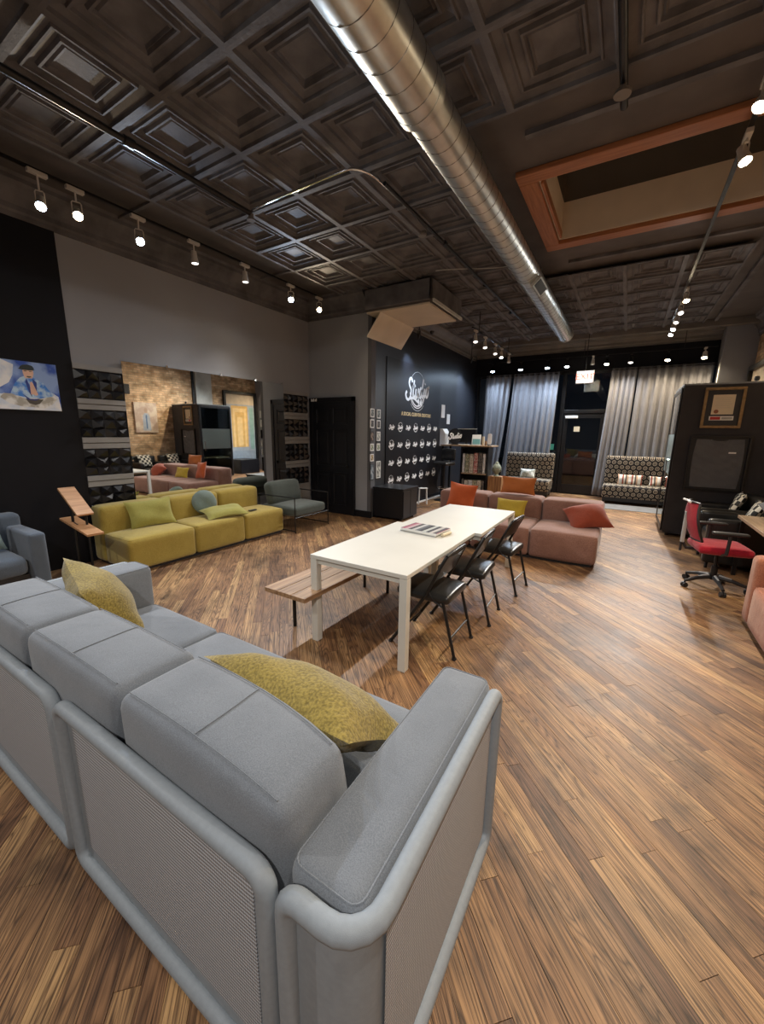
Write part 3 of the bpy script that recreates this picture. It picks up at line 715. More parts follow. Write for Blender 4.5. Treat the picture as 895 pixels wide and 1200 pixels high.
    # half of each beam grazes the cloth behind
lamp('unlit white lamp on a bracket between the exit sign and the orange lamp', (-0.98, 12.0, 3.52), (-1.0, 11.2, 1), 'neutral', 0, FT, ztop=3.70, lit=False)
# added spotlights that put a cool glow on the backdrop wall
for i, (y, lb) in enumerate([(7.7, 'added black spotlight washing the top of the logo backdrop, nearer'), (10.9, 'added black spotlight washing the wall high beside the desk')]):
    lamp(lb, (-3.85, y, 3.62), (-4.2, y + .35, 2.75), 'cool', 90, 'added spotlights washing the black wall', shell='blackmetal', size=70, glow=6, R_=.025, ztop=4.18)

# ================================================================== CEILING SERVICES
d = thing('spiral_duct', 'long round galvanised spiral duct hanging under the ceiling', 'duct', (-1.43, 0, 3.87))
r_ = 0.152
G().cyl((0, -3.0, 0), (0, 2.75, 0), r_ + .022, n=40).build('wide_pipe', 'duct', d, smooth=True)
G().cyl((0, 2.75, 0), (0, 10.1, 0), r_, n=40).build('pipe', 'duct', d, smooth=True)
g = G(); pts = []
n_ = 56
turns = int(13.0 / 0.16)
for k in range(turns * 20 + 1):
    t = 2 * PI * k / 20; yy = -2.95 + .16 * k / 20; rr_ = r_ + (.0225 if yy < 2.75 else .0005); pts.append((math.cos(t) * rr_, yy, math.sin(t) * rr_))
g.tube(pts, .0032, n=4); g.build('spiral_seam', 'ductseam', d)
for y, e_ in ((2.75, .026), (6.1, .006)): G().cyl((0, y - .03, 0), (0, y + .03, 0), r_ + e_, n=40).build('joint_band', 'duct', d, smooth=True)
g = G(); g.xf = xf((.128, 6.35, -.125), ry=math.radians(-45))
g.box(-.075, .075, -.25, .25, -.02, .02).build('register_frame', 'duct', d)
g = G(); g.xf = xf((.128, 6.35, -.125), ry=math.radians(-45)); g.box(-.055, .055, -.22, .22, -.026, -.0201); g.build('register_grille', 'blackmetal', d)
g = G(); g.tube([(0, 10.1, 0), (0, 10.12, 0)], [r_ + .01, r_ + .01], 40).build('end_collar', 'duct', d)
for y in (1.2, 4.0, 7.0, 9.6): G().box(-.012, .012, y - .01, y + .01, r_, .33).build('hanger_strap', 'duct', d)
p = thing('sprinkler_pipe', 'thick black sprinkler pipe running along the ceiling near the left wall', 'pipe', (-3.82, 0, 4.03))
G().cyl((0, -3, 0), (0, 3.42, 0), .027).build('pipe', 'blackmetal', p, smooth=True)
for y in (-.4, .78, 2.15): G().cyl((0, y - .04, 0), (0, y + .04, 0), .038).build('coupling', 'blackmetal', p)
G().cyl((0, 3.42, -.05), (0, 3.42, 0), .03).cyl((0, 3.42, -.065), (0, 3.42, -.05), .045).build('sprinkler_head', 'beam', p)
p = thing('conduit', 'thin shiny metal conduit crossing the ceiling and bending beside the black pipe', 'conduit', (0, 0, 0))
G().tube(smoothline([(-3.80, 3.44, 4.08), (-3.4, 3.43, 4.09), (-2.62, 3.43, 4.09), (-2.45, 3.46, 4.09), (-2.36, 3.62, 4.09), (-2.34, 3.85, 4.09)], 5), .013, n=10).build('tube', 'chrome', p, smooth=True)
G().cyl((-2.9, 3.43, 4.09), (-2.9, 3.43, 4.16), .01).build('clip', 'chrome', p)
p = thing('sprinkler_pipe', 'black pipe running from the metal conduit towards the shop front left of the duct', 'pipe', (0, 0, 0))
G().cyl((-2.30, 3.75, 4.07), (-2.20, 10.3, 4.07), .02).build('pipe', 'blackmetal', p, smooth=True)
for y in (5.2, 6.9, 8.6): G().cyl((-2.27, y - .03, 4.07), (-2.27, y + .03, 4.07), .028).build('coupling', 'blackmetal', p)
cb = G().tube(smoothline([(-2.75, 6.0, 4.09), (-2.6, 5.95, 4.06), (-2.4, 6.15, 4.10), (-1.9, 6.4, 4.11), (-1.55, 6.4, 4.12)], 6), .007).build('cable', 'greyprint')
tag(cb, 'thin pale cable curling on the ceiling left of the duct', 'cable')
p = thing('sprinkler_pipe', 'short black pipe with disc sprinkler right of the duct near the skylight', 'pipe', (-0.30, 0, 4.07))
G().cyl((0, -3, 0), (0, 3.85, 0), .026).build('pipe', 'blackmetal', p, smooth=True)
G().cyl((0, 3.6, -.07), (0, 3.6, 0), .02).cyl((0, 3.6, -.08), (0, 3.6, -.06), .055).build('sprinkler_head', 'beam', p)
p = thing('exit_sign', 'lit white exit sign hanging above the front door', 'sign', (-1.08, 11.5, 2.96))
G().box(-.2, .2, -.03, .03, 0, .31).build('case', 'whitemetal', p, bevel=.008)
G().box(-.185, .185, -.034, -.0305, .015, .295).build('face', emit('exit_face', (1, .93, .9), 1.6), p)
def text(body, size, mat, parent, mtx, name='lettering', depth=.0015, bold=0.0, sx=1.0):
    cu = bpy.data.curves.new(name, 'FONT'); cu.body = body; cu.size = size; cu.extrude = depth; cu.align_x = 'CENTER'; cu.align_y = 'CENTER'; cu.offset = bold; cu.resolution_u = 2
    o = bpy.data.objects.new(name, cu); C.objects.link(o)
    dg = bpy.context.evaluated_depsgraph_get(); me = bpy.data.meshes.new_from_object(o.evaluated_get(dg))
    C.objects.unlink(o); bpy.data.objects.remove(o)
    me.transform(Matrix.Diagonal((sx, 1, 1, 1)))
    ob = bpy.data.objects.new(name, me); C.objects.link(ob); me.materials.clear(); me.materials.append(M[mat] if isinstance(mat, str) else mat)
    if parent: ob.parent = parent
    ob.matrix_local = mtx; return ob
FACE_NY = Matrix.Rotation(PI / 2, 4, 'X')                                   # text readable looking towards +y
FACE_PX = Matrix.Rotation(PI / 2, 4, 'Z') @ Matrix.Rotation(PI / 2, 4, 'X')   # text readable looking towards -x
text('EXIT', .2, emit('exit_red', (1.0, .25, .16), 1.3), p, Matrix.Translation((0, -.036, .155)) @ FACE_NY, bold=.004)
G().cyl((0, 0, .31), (0, 0, 1.2), .008).build('stem', 'blackmetal', p)
tag(G().lathe([(.06, 0), (.06, -.03), (.045, -.045), (.001, -.046)], (-2.5, 5.0, ZC - .03)).build('smoke_detector', 'beam', smooth=True), 'small round smoke detector on the ceiling between the conduit and duct', 'smoke detector')
tag(G().lathe([(.05, 0), (.05, -.02), (.035, -.05), (.001, -.07)], (-4.05, 8.75, 3.95)).build('dome_camera', 'blackplastic', smooth=True), 'small dark dome camera on the cornice above the logo backdrop', 'camera')

# ================================================================== LEFT WALL
def wedge_panel(name, parent, y0, y1, z0, z1, x, seed):
    """faceted acoustic diffuser tile block: irregular pyramids"""
    rg = random.Random(seed); nx = max(2, round((y1 - y0) / .125)); nz = max(2, round((z1 - z0) / .125)); g = G()
    g.box(x, x + .012, y0, y1, z0, z1)
    dy = (y1 - y0) / nx; dz = (z1 - z0) / nz
    for i in range(nx):
        for j in range(nz):
            a0, a1, b0_, b1_ = y0 + i * dy, y0 + (i + 1) * dy, z0 + j * dz, z0 + (j + 1) * dz
            py = a0 + dy * rg.uniform(.2, .8); pz = b0_ + dz * rg.uniform(.2, .8); h_ = rg.uniform(.035, .07)
            g.add([(x + .012, a0, b0_), (x + .012, a1, b0_), (x + .012, a1, b1_), (x + .012, a0, b1_), (x + .012 + h_, py, pz)], [(0, 1, 4), (1, 2, 4), (2, 3, 4), (3, 0, 4)])
    return g.build(name, 'foam', parent)
LP_ = [(2.05, 2.39), (1.58, 1.92), (1.10, 1.44), (0.62, 0.96)]
for col, (y0, y1, nm) in enumerate(((2.29, 2.84, 'left of the mirror'), (5.72, 6.40, 'right of the mirror'))):
    pn = thing('acoustic_panel', 'stack of black faceted diffuser tiles between grey slats, ' + nm, 'wall panel', (XL + .002, 0, 0))
    for i, (z0, z1) in enumerate(LP_): wedge_panel('diffuser_tile', pn, y0, y1, z0, z1, 0, col * 9 + i)
    tops = [2.39] + [p[0] for p in LP_]; bots = [2.47] + [p[1] for p in LP_[1:]] + [.5]
    G().box(0, .03, y0, y1, 2.395, 2.46).build('grey_slat', 'greystrip', pn)
    for i in range(3):
        zt = LP_[i][0]; zb = LP_[i + 1][1]; zm = (zt + zb) / 2
        G().box(0, .035, y0, y1, zm + .004, zt).build('grey_slat', 'greystrip', pn, bevel=.003)
        G().box(0, .03, y0, y1, zb, zm - .004).build('grey_slat', 'greystrip', pn, bevel=.003)
    G().box(0, .035, y0, y1, .3, .615).build('grey_slat', 'greystrip', pn)
mr = thing('wall_mirror', 'large frameless mirror above the olive sofa reflecting the brick wall', 'mirror', (XL, 0, 0))
G().box(.02, .03, 2.84, 5.72, .50, 2.555).build('glass', 'mirror', mr)
G().box(.004, .02, 2.86, 5.70, .52, 2.53).build('backing', 'blackplastic', mr)
for y in (3.45, 4.35, 5.05, 5.69): G().box(.004, .036, y - .012, y + .012, 2.545, 2.585).build('clip', 'chrome', mr)

# poster of a man on the clouds, flat print
po = thing('poster', 'bright photo print of a man in blue jacket and cap sitting cross-legged on clouds', 'poster', (XL + .02, 1.12, 1.885))
G().box(0.002, .014, 0, 1.0, 0, .515).build('canvas', 'whitemetal', po)
def flat(g, pts, d):  # pts in (u right, v up)
    return g.add([(.0142 + d, u, v) for u, v in pts], [tuple(range(len(pts)))])
pm = [picture_mat('print_sky', (0.03, 0.10, 0.50), (0.30, 0.45, 0.80), 4), picture_mat('print_cloud', (0.72, 0.80, 0.92), (0.95, 0.96, 0.97), 6),
      picture_mat('print_jacket', (0.06, 0.26, 0.78), (0.55, 0.75, 0.95), 13), plain('print_skin', (0.80, 0.52, 0.40), 0.6), plain('print_cap', (0.03, 0.045, 0.05), 0.6),
      picture_mat('print_khaki', (0.48, 0.46, 0.40), (0.92, 0.92, 0.90), 12), plain('print_dark', (0.10, 0.09, 0.075), 0.6), plain('print_navy', (0.03, 0.06, 0.30), .6)]
g = G(); flat(g, [(0, 0), (1, 0), (1, .515), (0, .515)], 0)
g.k = 1; flat(g, [(0, 0), (1, 0), (.985, .16), (.93, .20), (.86, .155), (.7, .18), (.4, .15), (.2, .17), (0, .19)], .0004)
flat(g, [(0, .515), (.52, .515), (.62, .47), (.60, .36), (.56, .28), (.45, .2), (0, .17)], .0002)
g.k = 5; flat(g, [(.47, .12), (.50, .165), (.57, .165), (.78, .08), (.76, .035), (.66, .03), (.54, .06)], .0006); flat(g, [(.97, .13), (.94, .17), (.89, .165), (.72, .07), (.74, .03), (.84, .025), (.92, .07)], .0007)
g.k = 6; flat(g, [(.68, .12), (.84, .12), (.80, .07), (.76, .055), (.71, .07)], .0008)
g.k = 2; flat(g, [(.56, .17), (.60, .15), (.70, .13), (.82, .13), (.93, .16), (.95, .18), (.90, .23), (.86, .30), (.79, .34), (.76, .36), (.70, .36), (.66, .34), (.61, .28)], .001)
g.k = 7; flat(g, [(.66, .17), (.72, .12), (.80, .12), (.86, .16), (.82, .13), (.77, .105), (.7, .11)], .0011); flat(g, [(.715, .34), (.745, .20), (.74, .14), (.72, .19), (.70, .30)], .0012); flat(g, [(.765, .34), (.80, .30), (.79, .20), (.775, .2)], .0012)
g.k = 3; flat(g, [(.705, .34), (.765, .34), (.775, .36), (.785, .40), (.78, .44), (.76, .455), (.70, .455), (.69, .41), (.695, .37)], .0014)
flat(g, [(.738, .29), (.755, .31), (.765, .29), (.785, .22), (.80, .17), (.775, .155), (.755, .17), (.735, .165), (.735, .22)], .0016)
g.k = 6; flat(g, [(.722, .362), (.757, .362), (.762, .354), (.74, .345), (.718, .354)], .0015); flat(g, [(.700, .418), (.728, .418), (.726, .410), (.703, .410)], .0015); flat(g, [(.745, .418), (.772, .418), (.770, .410), (.748, .410)], .0015)
g.k = 0; flat(g, [(.72, .384), (.765, .384), (.755, .376), (.73, .376)], .0015) if False else None
g.k = 4; flat(g, [(.655, .434), (.70, .424), (.76, .424), (.80, .432), (.79, .444), (.67, .446)], .0019)
g.k = 4; flat(g, [(.665, .43), (.69, .425), (.74, .435), (.785, .43), (.795, .45), (.78, .475), (.74, .485), (.70, .478), (.675, .46)], .0018)
for i in range(len(g.v)):
    u = g.v[i][1]
    g.v[i] = (g.v[i][0], .5 + (u - .5) * 1.0, g.v[i][2])
# the figure sits in the visible right part of the print: stretch its u range
def remap(u): return u
g.build('print', pm, po)

# black stand with two slanted oak boards
ds = thing('display_stand', 'black stand holding two slanted oak boards against the black wall', 'stand', (-5.25, 1.93, 0))
G().box(-.16, .20, -.12, .12, 0, .012).build('base', 'blackmetal', ds)
G().cyl((-.02, -.02, .01), (-.02, -.02, .90), .014).build('pole', 'blackmetal', ds); G().cyl((.14, .05, .01), (.14, .05, .80), .012).build('pole', 'blackmetal', ds)
g = G(); g.xf = xf((.06, 0, .89), ry=math.radians(33)); g.box(-.24, .24, -.08, .08, -.011, .011); g.build('board', 'board', ds)
g = G(); g.xf = xf((.12, 0, .615), ry=math.radians(9)); g.box(-.33, .33, -.08, .08, -.011, .011); bd = g.build('board', 'board', ds)
g = G(); g.xf = xf((.12, 0, .615), ry=math.radians(9)); g.box(-.12, -.02, -.03, -.018, .0111, .013); g.build('slot', 'blackplastic', bd)

# ================================================================== SOFAS
def seam(g, x0, x1, y0, y1, z, r=.004, cr=.03):
    g.tube([(p[0], p[1], z) for p in rrect(x0, x1, y0, y1, cr, 4)], r, 6, closed=True)
# ---- near grey sofa
gs_ = thing('grey_sofa', 'large light grey sofa in the foreground with ribbed knit outer panels', 'sofa', (-1.68, .475, 0))
ZR = .715
def knit_panel(x0, x1, nm='back_panel'):
    """flat back panel between x0 and x1 at local y=0 : rounded tube frame, smooth band, ribbed knit"""
    g = G(); out = rrect(x0 + .027, x1 - .027, .035, ZR, .05, 6)
    g.tube([(p[0], .0, p[1]) for p in out], .026, 12, closed=True)
    fr = g.build('frame_rail', 'greyrail', gs_, smooth=True)
    g = G(); o2 = rrect(x0 + .03, x1 - .03, .04, ZR - .01, .05, 6); i2 = rrect(x0 + .085, x1 - .085, .10, ZR - .055, .012, 6); n = len(o2)
    g.add([(p[0], .004, p[1]) for p in o2] + [(p[0], .010, p[1]) for p in i2], [(i, (i + 1) % n, n + (i + 1) % n, n + i) for i in range(n)])
    g.add([(p[0], .02, p[1]) for p in o2], [tuple(range(n - 1, -1, -1))])
    g.build('panel_border', 'greyrail', gs_)
    g = G(); g.add([(p[0], .007, p[1]) for p in i2] + [(p[0], .012, p[1]) for p in i2], [tuple(range(n))] + [(i, n + i, n + (i + 1) % n, (i + 1) % n) for i in range(n)])
    g.build('knit_panel', 'knit', gs_)
knit_panel(-1.125, -.004)
knit_panel(.004, 1.125)
def wrap_panel(sg):
    """panel that starts on the back, rounds the corner and runs along the arm (sg=+1 right arm, -1 left arm)"""
    X = 1.36; R_ = .09; path = []
    path.append((sg * (X - .23), 0.0)); path.append((sg * (X - R_), 0.0))
    for i in range(1, 8):
        t = PI / 2 * i / 8; path.append((sg * (X - R_ + R_ * math.sin(t)), R_ - R_ * math.cos(t)))
    path.append((sg * X, R_))
    yend = .93
    for i in range(1, 9): path.append((sg * (X - .0 * i), R_ + (yend - R_) * i / 8))
    # cumulative length
    L_ = [0]
    for i in range(1, len(path)): L_.append(L_[-1] + math.dist(path[i], path[i - 1]))
    T = L_[-1]
    def at(s_):
        s_ = max(0, min(T, s_))
        for i in range(1, len(path)):
            if s_ <= L_[i] + 1e-9:
                t = (s_ - L_[i - 1]) / (L_[i] - L_[i - 1]); p = [path[i - 1][d] + t * (path[i][d] - path[i - 1][d]) for d in (0, 1)]
                dx, dy = path[i][0] - path[i - 1][0], path[i][1] - path[i - 1][1]; l = math.hypot(dx, dy)
                return p, (dy / l * sg, -dx / l * sg)
        return path[-1], (sg, 0)
    def lift(s_, off):
        p, n = at(s_); return (p[0] + n[0] * off, p[1] + n[1] * off)
    # rail loop in (s,z)
    out = rrect(.03, T, .03, ZR, .045, 6); dense = []
    for i in range(len(out)):
        a_, b_ = out[i], out[(i + 1) % len(out)]; k = max(1, int(math.dist(a_, b_) / .03))
        for j in range(k): dense.append((a_[0] + (b_[0] - a_[0]) * j / k, a_[1] + (b_[1] - a_[1]) * j / k))
    G().tube([(*lift(s_, 0), z) for s_, z in dense], .026, 12, closed=True).build('frame_rail', 'greyrail', gs_, smooth=True)
    # surface
    def sheet(s0, s1, z0, z1, off, name, mat, nS=60, flip=False):
        g = G(); vs_ = []; fs = []
        for i in range(nS + 1):
            q = lift(s0 + (s1 - s0) * i / nS, off); q2 = lift(s0 + (s1 - s0) * i / nS, off - .012)
            vs_ += [(*q, z0), (*q, z1), (*q2, z0), (*q2, z1)]
        for i in range(nS): b = i * 4; c = b + 4; fs += [(b, c, c + 1, b + 1), (b + 3, c + 3, c + 2, b + 2), (b + 1, c + 1, c + 3, b + 3), (b, b + 2, c + 2, c)]
        g.add(vs_, fs); return g.build(name, mat, gs_, smooth=True)
    sheet(.04, T - .01, .035, ZR - .005, -.004, 'panel_border', 'greyrail')
    sheet(.28, T - .065, .10, ZR - .055, .004, 'knit_panel', 'knit')
wrap_panel(1); wrap_panel(-1)
G().box(-1.33, 1.33, .03, .90, .10, .24).build('base_frame', 'greyrail', gs_, bevel=.02)
for (x, y) in ((-1.30, .05), (1.30, .05), (-1.30, .88), (1.30, .88), (0, .03), (0, .86)): G().cyl((x, y, 0), (x, y, .10), .018, n=10).build('foot', 'blackmetal', gs_)
CW = .745
for i in range(3):
    x0 = -1.1175 + i * CW
    s_ = G().soft(x0 + .003, x0 + CW - .003, .34, .96, .24, .465, .045, (0, .01, .022), wob=.002).build('seat_cushion', 'greyfab', gs_, smooth=True)
    gg = G(); seam(gg, x0 + .015, x0 + CW - .015, .355, .95, .454, .003); gg.build('piping', 'greyfab', s_, smooth=True)
for i in range(3):
    x0 = -1.1175 + i * CW
    b = G(); b.soft(x0 + .004, x0 + CW - .004, .05, .35, .47, .865, .045, (0, .018, .016), 5)
    for k in range(len(b.v)):
        x, y, z = b.v[k]; u_ = max(0, (x - x0) / CW) ** 3 if i == 2 else 0; f_ = max(0, (z - .47) / .4)
        b.v[k] = (x, y - (z - .47) * .03 - .055 * u_ * f_ * (y - .05) / .3, z - .03 * u_ * f_)
    bo = b.build('back_cushion', 'greyfab', gs_, smooth=True)
    def top(u, v):  # point on the crowned top, u,v in -1..1
        u_ = ((u + 1) / 2) ** 3 if i == 2 else 0
        return (x0 + CW / 2 + u * (CW / 2 - .004), .20 - .012 + v * .15 - .055 * u_ * (v + 1) / 2, .867 - .03 * u_ + .016 * max(0, 1 - u * u) ** .6 * max(0, 1 - v * v) ** .6)
    gg = G(); gg.tube([top(.02 + .02 * math.sin(t * .3), -.78 + 1.56 * t / 12) for t in range(13)], .0022, 6)
    gg.tube([top(-.9 + 1.8 * q / 14, -.80) for q in range(15)], .0022, 6); gg.tube([top(-.9 + 1.8 * q / 14, .82) for q in range(15)], .0022, 6)
    gg.build('piping', 'greyfab', bo, smooth=True)
for sg, nm in ((1, 'right'), (-1, 'left')):
    x0, x1 = (1.122, 1.332) if sg > 0 else (-1.36, -1.122)
    ar = G().soft(x0, x1, .035, .975, .24, .735, .04, (0, 0, .006), 5).build('arm', 'greyfab', gs_, smooth=True)
    gg = G(); seam(gg, x0 + .012, x1 - .012, .048, .963, .7285, .0025); gg.build('piping', 'greyfab', ar, smooth=True)
def cushion(label, mat, w_, h_, t, mtx, seed=1, cat='cushion', name='cushion', rnd=False, fold=0, n=18, sag=0, piping=True):
    g = G(); g.pillow(w_, h_, t, n, seed, fold, rnd, sag)
    o = g.build(name, mat, None, smooth=True, weld=True); o.matrix_world = mtx
    tag(o, label, cat); return o
def pose(loc, nrm, up=(0, 0, 1), roll=0):
    """cushion plane: local z -> nrm, local y as near to up as possible"""
    z = Vector(nrm).normalized(); u = Vector(up); x = u.cross(z).normalized(); y = z.cross(x)
    m = Matrix((x, y, z)).transposed().to_4x4() @ Matrix.Rotation(roll, 4, 'Z'); m.translation = Vector(loc); return m
cushion('square mustard cushion leaning on the back of the grey sofa near its far arm', 'mustard', .56, .50, .13, pose((-2.50, .99, .70), (.25, .80, .50), roll=.10), 3)
cushion('long mustard cushion propped between back cushion and near arm of the grey sofa', 'mustard', .80, .44, .12, pose((-.94, 1.0, .69), (.02, .55, .83), roll=-.09), 5, fold=0)

# ---- modular sofas
def modular(name, label, mat, loc, rz, widths, seat_d, back_d, group=None, zs=.42, zb=.74, plinth=.035):
    """blocks run along local x, open side faces local -y, back at y=+"""
    t = thing(name, label, 'sofa', loc, rz, group); x = 0
    for i, w_ in enumerate(widths):
        s_ = G().soft(x + .004, x + w_ - .004, 0, seat_d, plinth, zs, .05, (0, .008, .018), wob=.002).build('seat_block', mat, t, smooth=True)
        gg = G(); seam(gg, x + .018, x + w_ - .018, .014, seat_d - .01, zs - .012, .0035); gg.build('seam', mat, s_, smooth=True)
        G().soft(x + .004, x + w_ - .004, seat_d + .003, seat_d + back_d, plinth, zb, .06, (0, .01, .012)).build('back_block', mat, t, smooth=True)
        x += w_
    G().box(.05, x - .05, .05, seat_d + back_d - .05, 0, plinth).build('plinth', 'blackplastic', t)
    return t
modular('modular_sofa', 'olive mustard modular sofa of three blocks under the mirror', 'olive', (-4.80, 2.24, 0), PI / 2, [.86, .82, .80], .60, .29)
cushion('rectangular lime cushion at the left end of the olive sofa', 'lime', .58, .38, .075, pose((-5.30, 2.80, .60), (.93, -.12, .38), roll=.03), 11)
cushion('round sage green cushion standing on the olive sofa', 'sage', .37, .37, .06, pose((-5.34, 3.62, .62), (.95, -.2, .25)), 12, rnd=True)
cushion('pointed lime cushion lying flat in the middle of the olive sofa', 'lime', .62, .40, .075, pose((-5.02, 3.72, .50), (.18, -.1, 1), (0, 1, 0), roll=PI / 2 - .25), 13)
rm = tag(G().box(-4.98, -4.93, 4.12, 4.26, .443, .458).build('remote_control', 'blackplastic', bevel=.004), 'small black remote control beside the lying lime cushion on the olive sofa', 'remote')

modular('modular_sofa', 'dusty rose modular sofa beyond the white table', 'mauve', (-2.70, 5.55, 0), 0, [.86, .84, .84], .83, .42, zs=.42, zb=.72)
cushion('bright orange cushion at the left end of the dusty rose sofa', 'orange', .46, .44, .075, pose((-2.23, 6.22, .67), (.2, -1, .28), roll=-.12), 21)
cushion('orange cushion on top of the dusty rose sofa back', 'orange2', .56, .28, .06, pose((-1.42, 6.60, .875), (-.05, -1, .18)), 22)
cushion('mustard velvet cushion in the middle of the dusty rose sofa', 'yellowp', .48, .30, .06, pose((-1.42, 6.20, .56), (-.1, -1, .38)), 23)
cushion('brick red cushion slumped at the right end of the dusty rose sofa', 'rust', .56, .44, .12, pose((-.34, 6.16, .575), (.12, -.62, .78), roll=.28), 24, fold=-.55)
# ---- terracotta sofa at the right picture edge
ts = modular('modular_sofa', 'terracotta sofa cut off by the right picture edge', 'terra', (1.10, 4.60, 0), -PI / 2, [.9, .9], .78, .30, zs=.42, zb=.66)
ts.location = (1.10, 4.52, 0)
# the end block is taller: an arm
G().soft(-.20, .0, 0, 1.05, .035, .66, .05, (0, 0, .01)).build('arm', 'terra', ts, smooth=True)

# ---- blue-grey armchair at the left picture edge
ac = thing('armchair', 'blue-grey block armchair cut off by the left picture edge', 'armchair', (-4.93, 1.10, 0), PI / 2)
# local: x along world y, y towards the wall
G().soft(.30, .44, 0, .78, .05, .655, .03, (0, 0, .004)).build('arm', 'bluecl', ac, smooth=True)
G().soft(-.66, -.52, 0, .78, .05, .655, .03, (0, 0, .004)).build('arm', 'bluecl', ac, smooth=True)
G().soft(-.50, .28, .02, .60, .25, .43, .06, (0, .01, .03)).build('seat_cushion', 'bluecl', ac, smooth=True)
G().soft(-.66, .44, .60, .80, .05, .78, .05, (0, 0, .01)).build('backrest', 'bluecl', ac, smooth=True)
G().box(-.5, .28, .06, .6, .08, .245).build('base_frame', 'blackplastic', ac)
for x in (-.6, .38):
    for y in (.06, .72): G().cyl((x, y, 0), (x, y, .06), .02, n=10).build('foot', 'blackmetal', ac)
cushion('grey-green cushion on the blue-grey armchair at the left edge', 'sage', .44, .40, .06, pose((-5.33, 1.10, .66), (.9, .1, .35)), 31)

# ---- green armchair with thin metal frame
ga = thing('lounge_chair', 'low grey-green cushioned lounge chair with thin black metal frame by the black door', 'armchair', (-5.0, 5.18, 0), PI / 2)
W2, D0, D1 = .43, -.42, .42
def fr(x):
    return G().tube([(x, D0, 0), (x, D0, .60), (x, D1, .60), (x, D1, 0)], .012, 4).tube([(x, D0, .03), (x, D1, .03)], .012, 4)
fr(-W2).build('side_frame', 'blackmetal', ga); fr(W2).build('side_frame', 'blackmetal', ga)
G().cyl((-W2, D0, .26), (W2, D0, .26), .011, n=8).build('stretcher', 'blackmetal', ga); G().cyl((-W2, D1, .26), (W2, D1, .26), .011, n=8).build('stretcher', 'blackmetal', ga)
G().cyl((-W2, D1, .60), (W2, D1, .60), .011, n=8).build('back_rail', 'blackmetal', ga)
G().soft(-.40, .40, -.40, .40, .27, .42, .05, (0, 0, .03)).build('seat_cushion', 'greencl', ga, smooth=True)
g = G(); g.xf = xf((0, .27, .60), rx=math.radians(-14)); g.soft(-.38, .38, -.09, .09, -.20, .20, .07, (0, .03, .02)); g.build('back_cushion', 'greencl', ga, smooth=True)

# ================================================================== TABLES, BENCH, FOLDING CHAIRS
def table(label, loc, w_, l_, h_, first_):
    t = thing('work_table', label, 'table', loc, 0, 'white tables joined end to end')
    G().box(0, w_, 0, l_, h_ - .032, h_).build('tabletop', 'white', t, bevel=.003)
    G().box(.02, w_ - .02, .02, .05, h_ - .075, h_ - .033).box(.02, w_ - .02, l_ - .05, l_ - .02, h_ - .075, h_ - .033).box(.10, .13, .05, l_ - .05, h_ - .07, h_ - .033).box(w_ - .15, w_ - .12, .05, l_ - .05, h_ - .07, h_ - .033).build('apron', 'white', t)
    for x in (.0, w_ - .062):
        y = .0 if first_ else l_ - .062; G().box(x + .001, x + .061, y + .001, y + .061, 0, h_ - .034).build('leg', 'white', t, bevel=.003)
    y = l_ - .062 if first_ else 0; G().box(.36, .42, y + .001, y + .061, 0, h_ - .034).build('leg', 'white', t, bevel=.003)
    return t
table('nearer white table with the magazine stack, its legs closest to the grey sofa', (-2.04, 2.27, 0), .87, 1.42, .74, True)
table('farther white table beside the dusty rose sofa', (-1.985, 3.70, 0), .88, 1.37, .735, False)
bn = thing('bench', 'low oak plank bench with black legs left of the white table', 'bench', (-2.40, 2.10, 0), math.radians(-1))
for i in range(3): G().box(.012 + i * .148, .012 + i * .148 + .144, 0, 1.62, .408, .445).build('plank', 'bench', bn, bevel=.003)
G().box(.06, .40, .25, .29, .39, .407).box(.06, .40, 1.33, 1.37, .39, .407).build('batten', 'blackmetal', bn)
for x in (.07, .37):
    for y in (.27, 1.35): G().cyl((x, y, 0), (x, y, .40), .016, n=10).build('leg', 'blackmetal', bn)
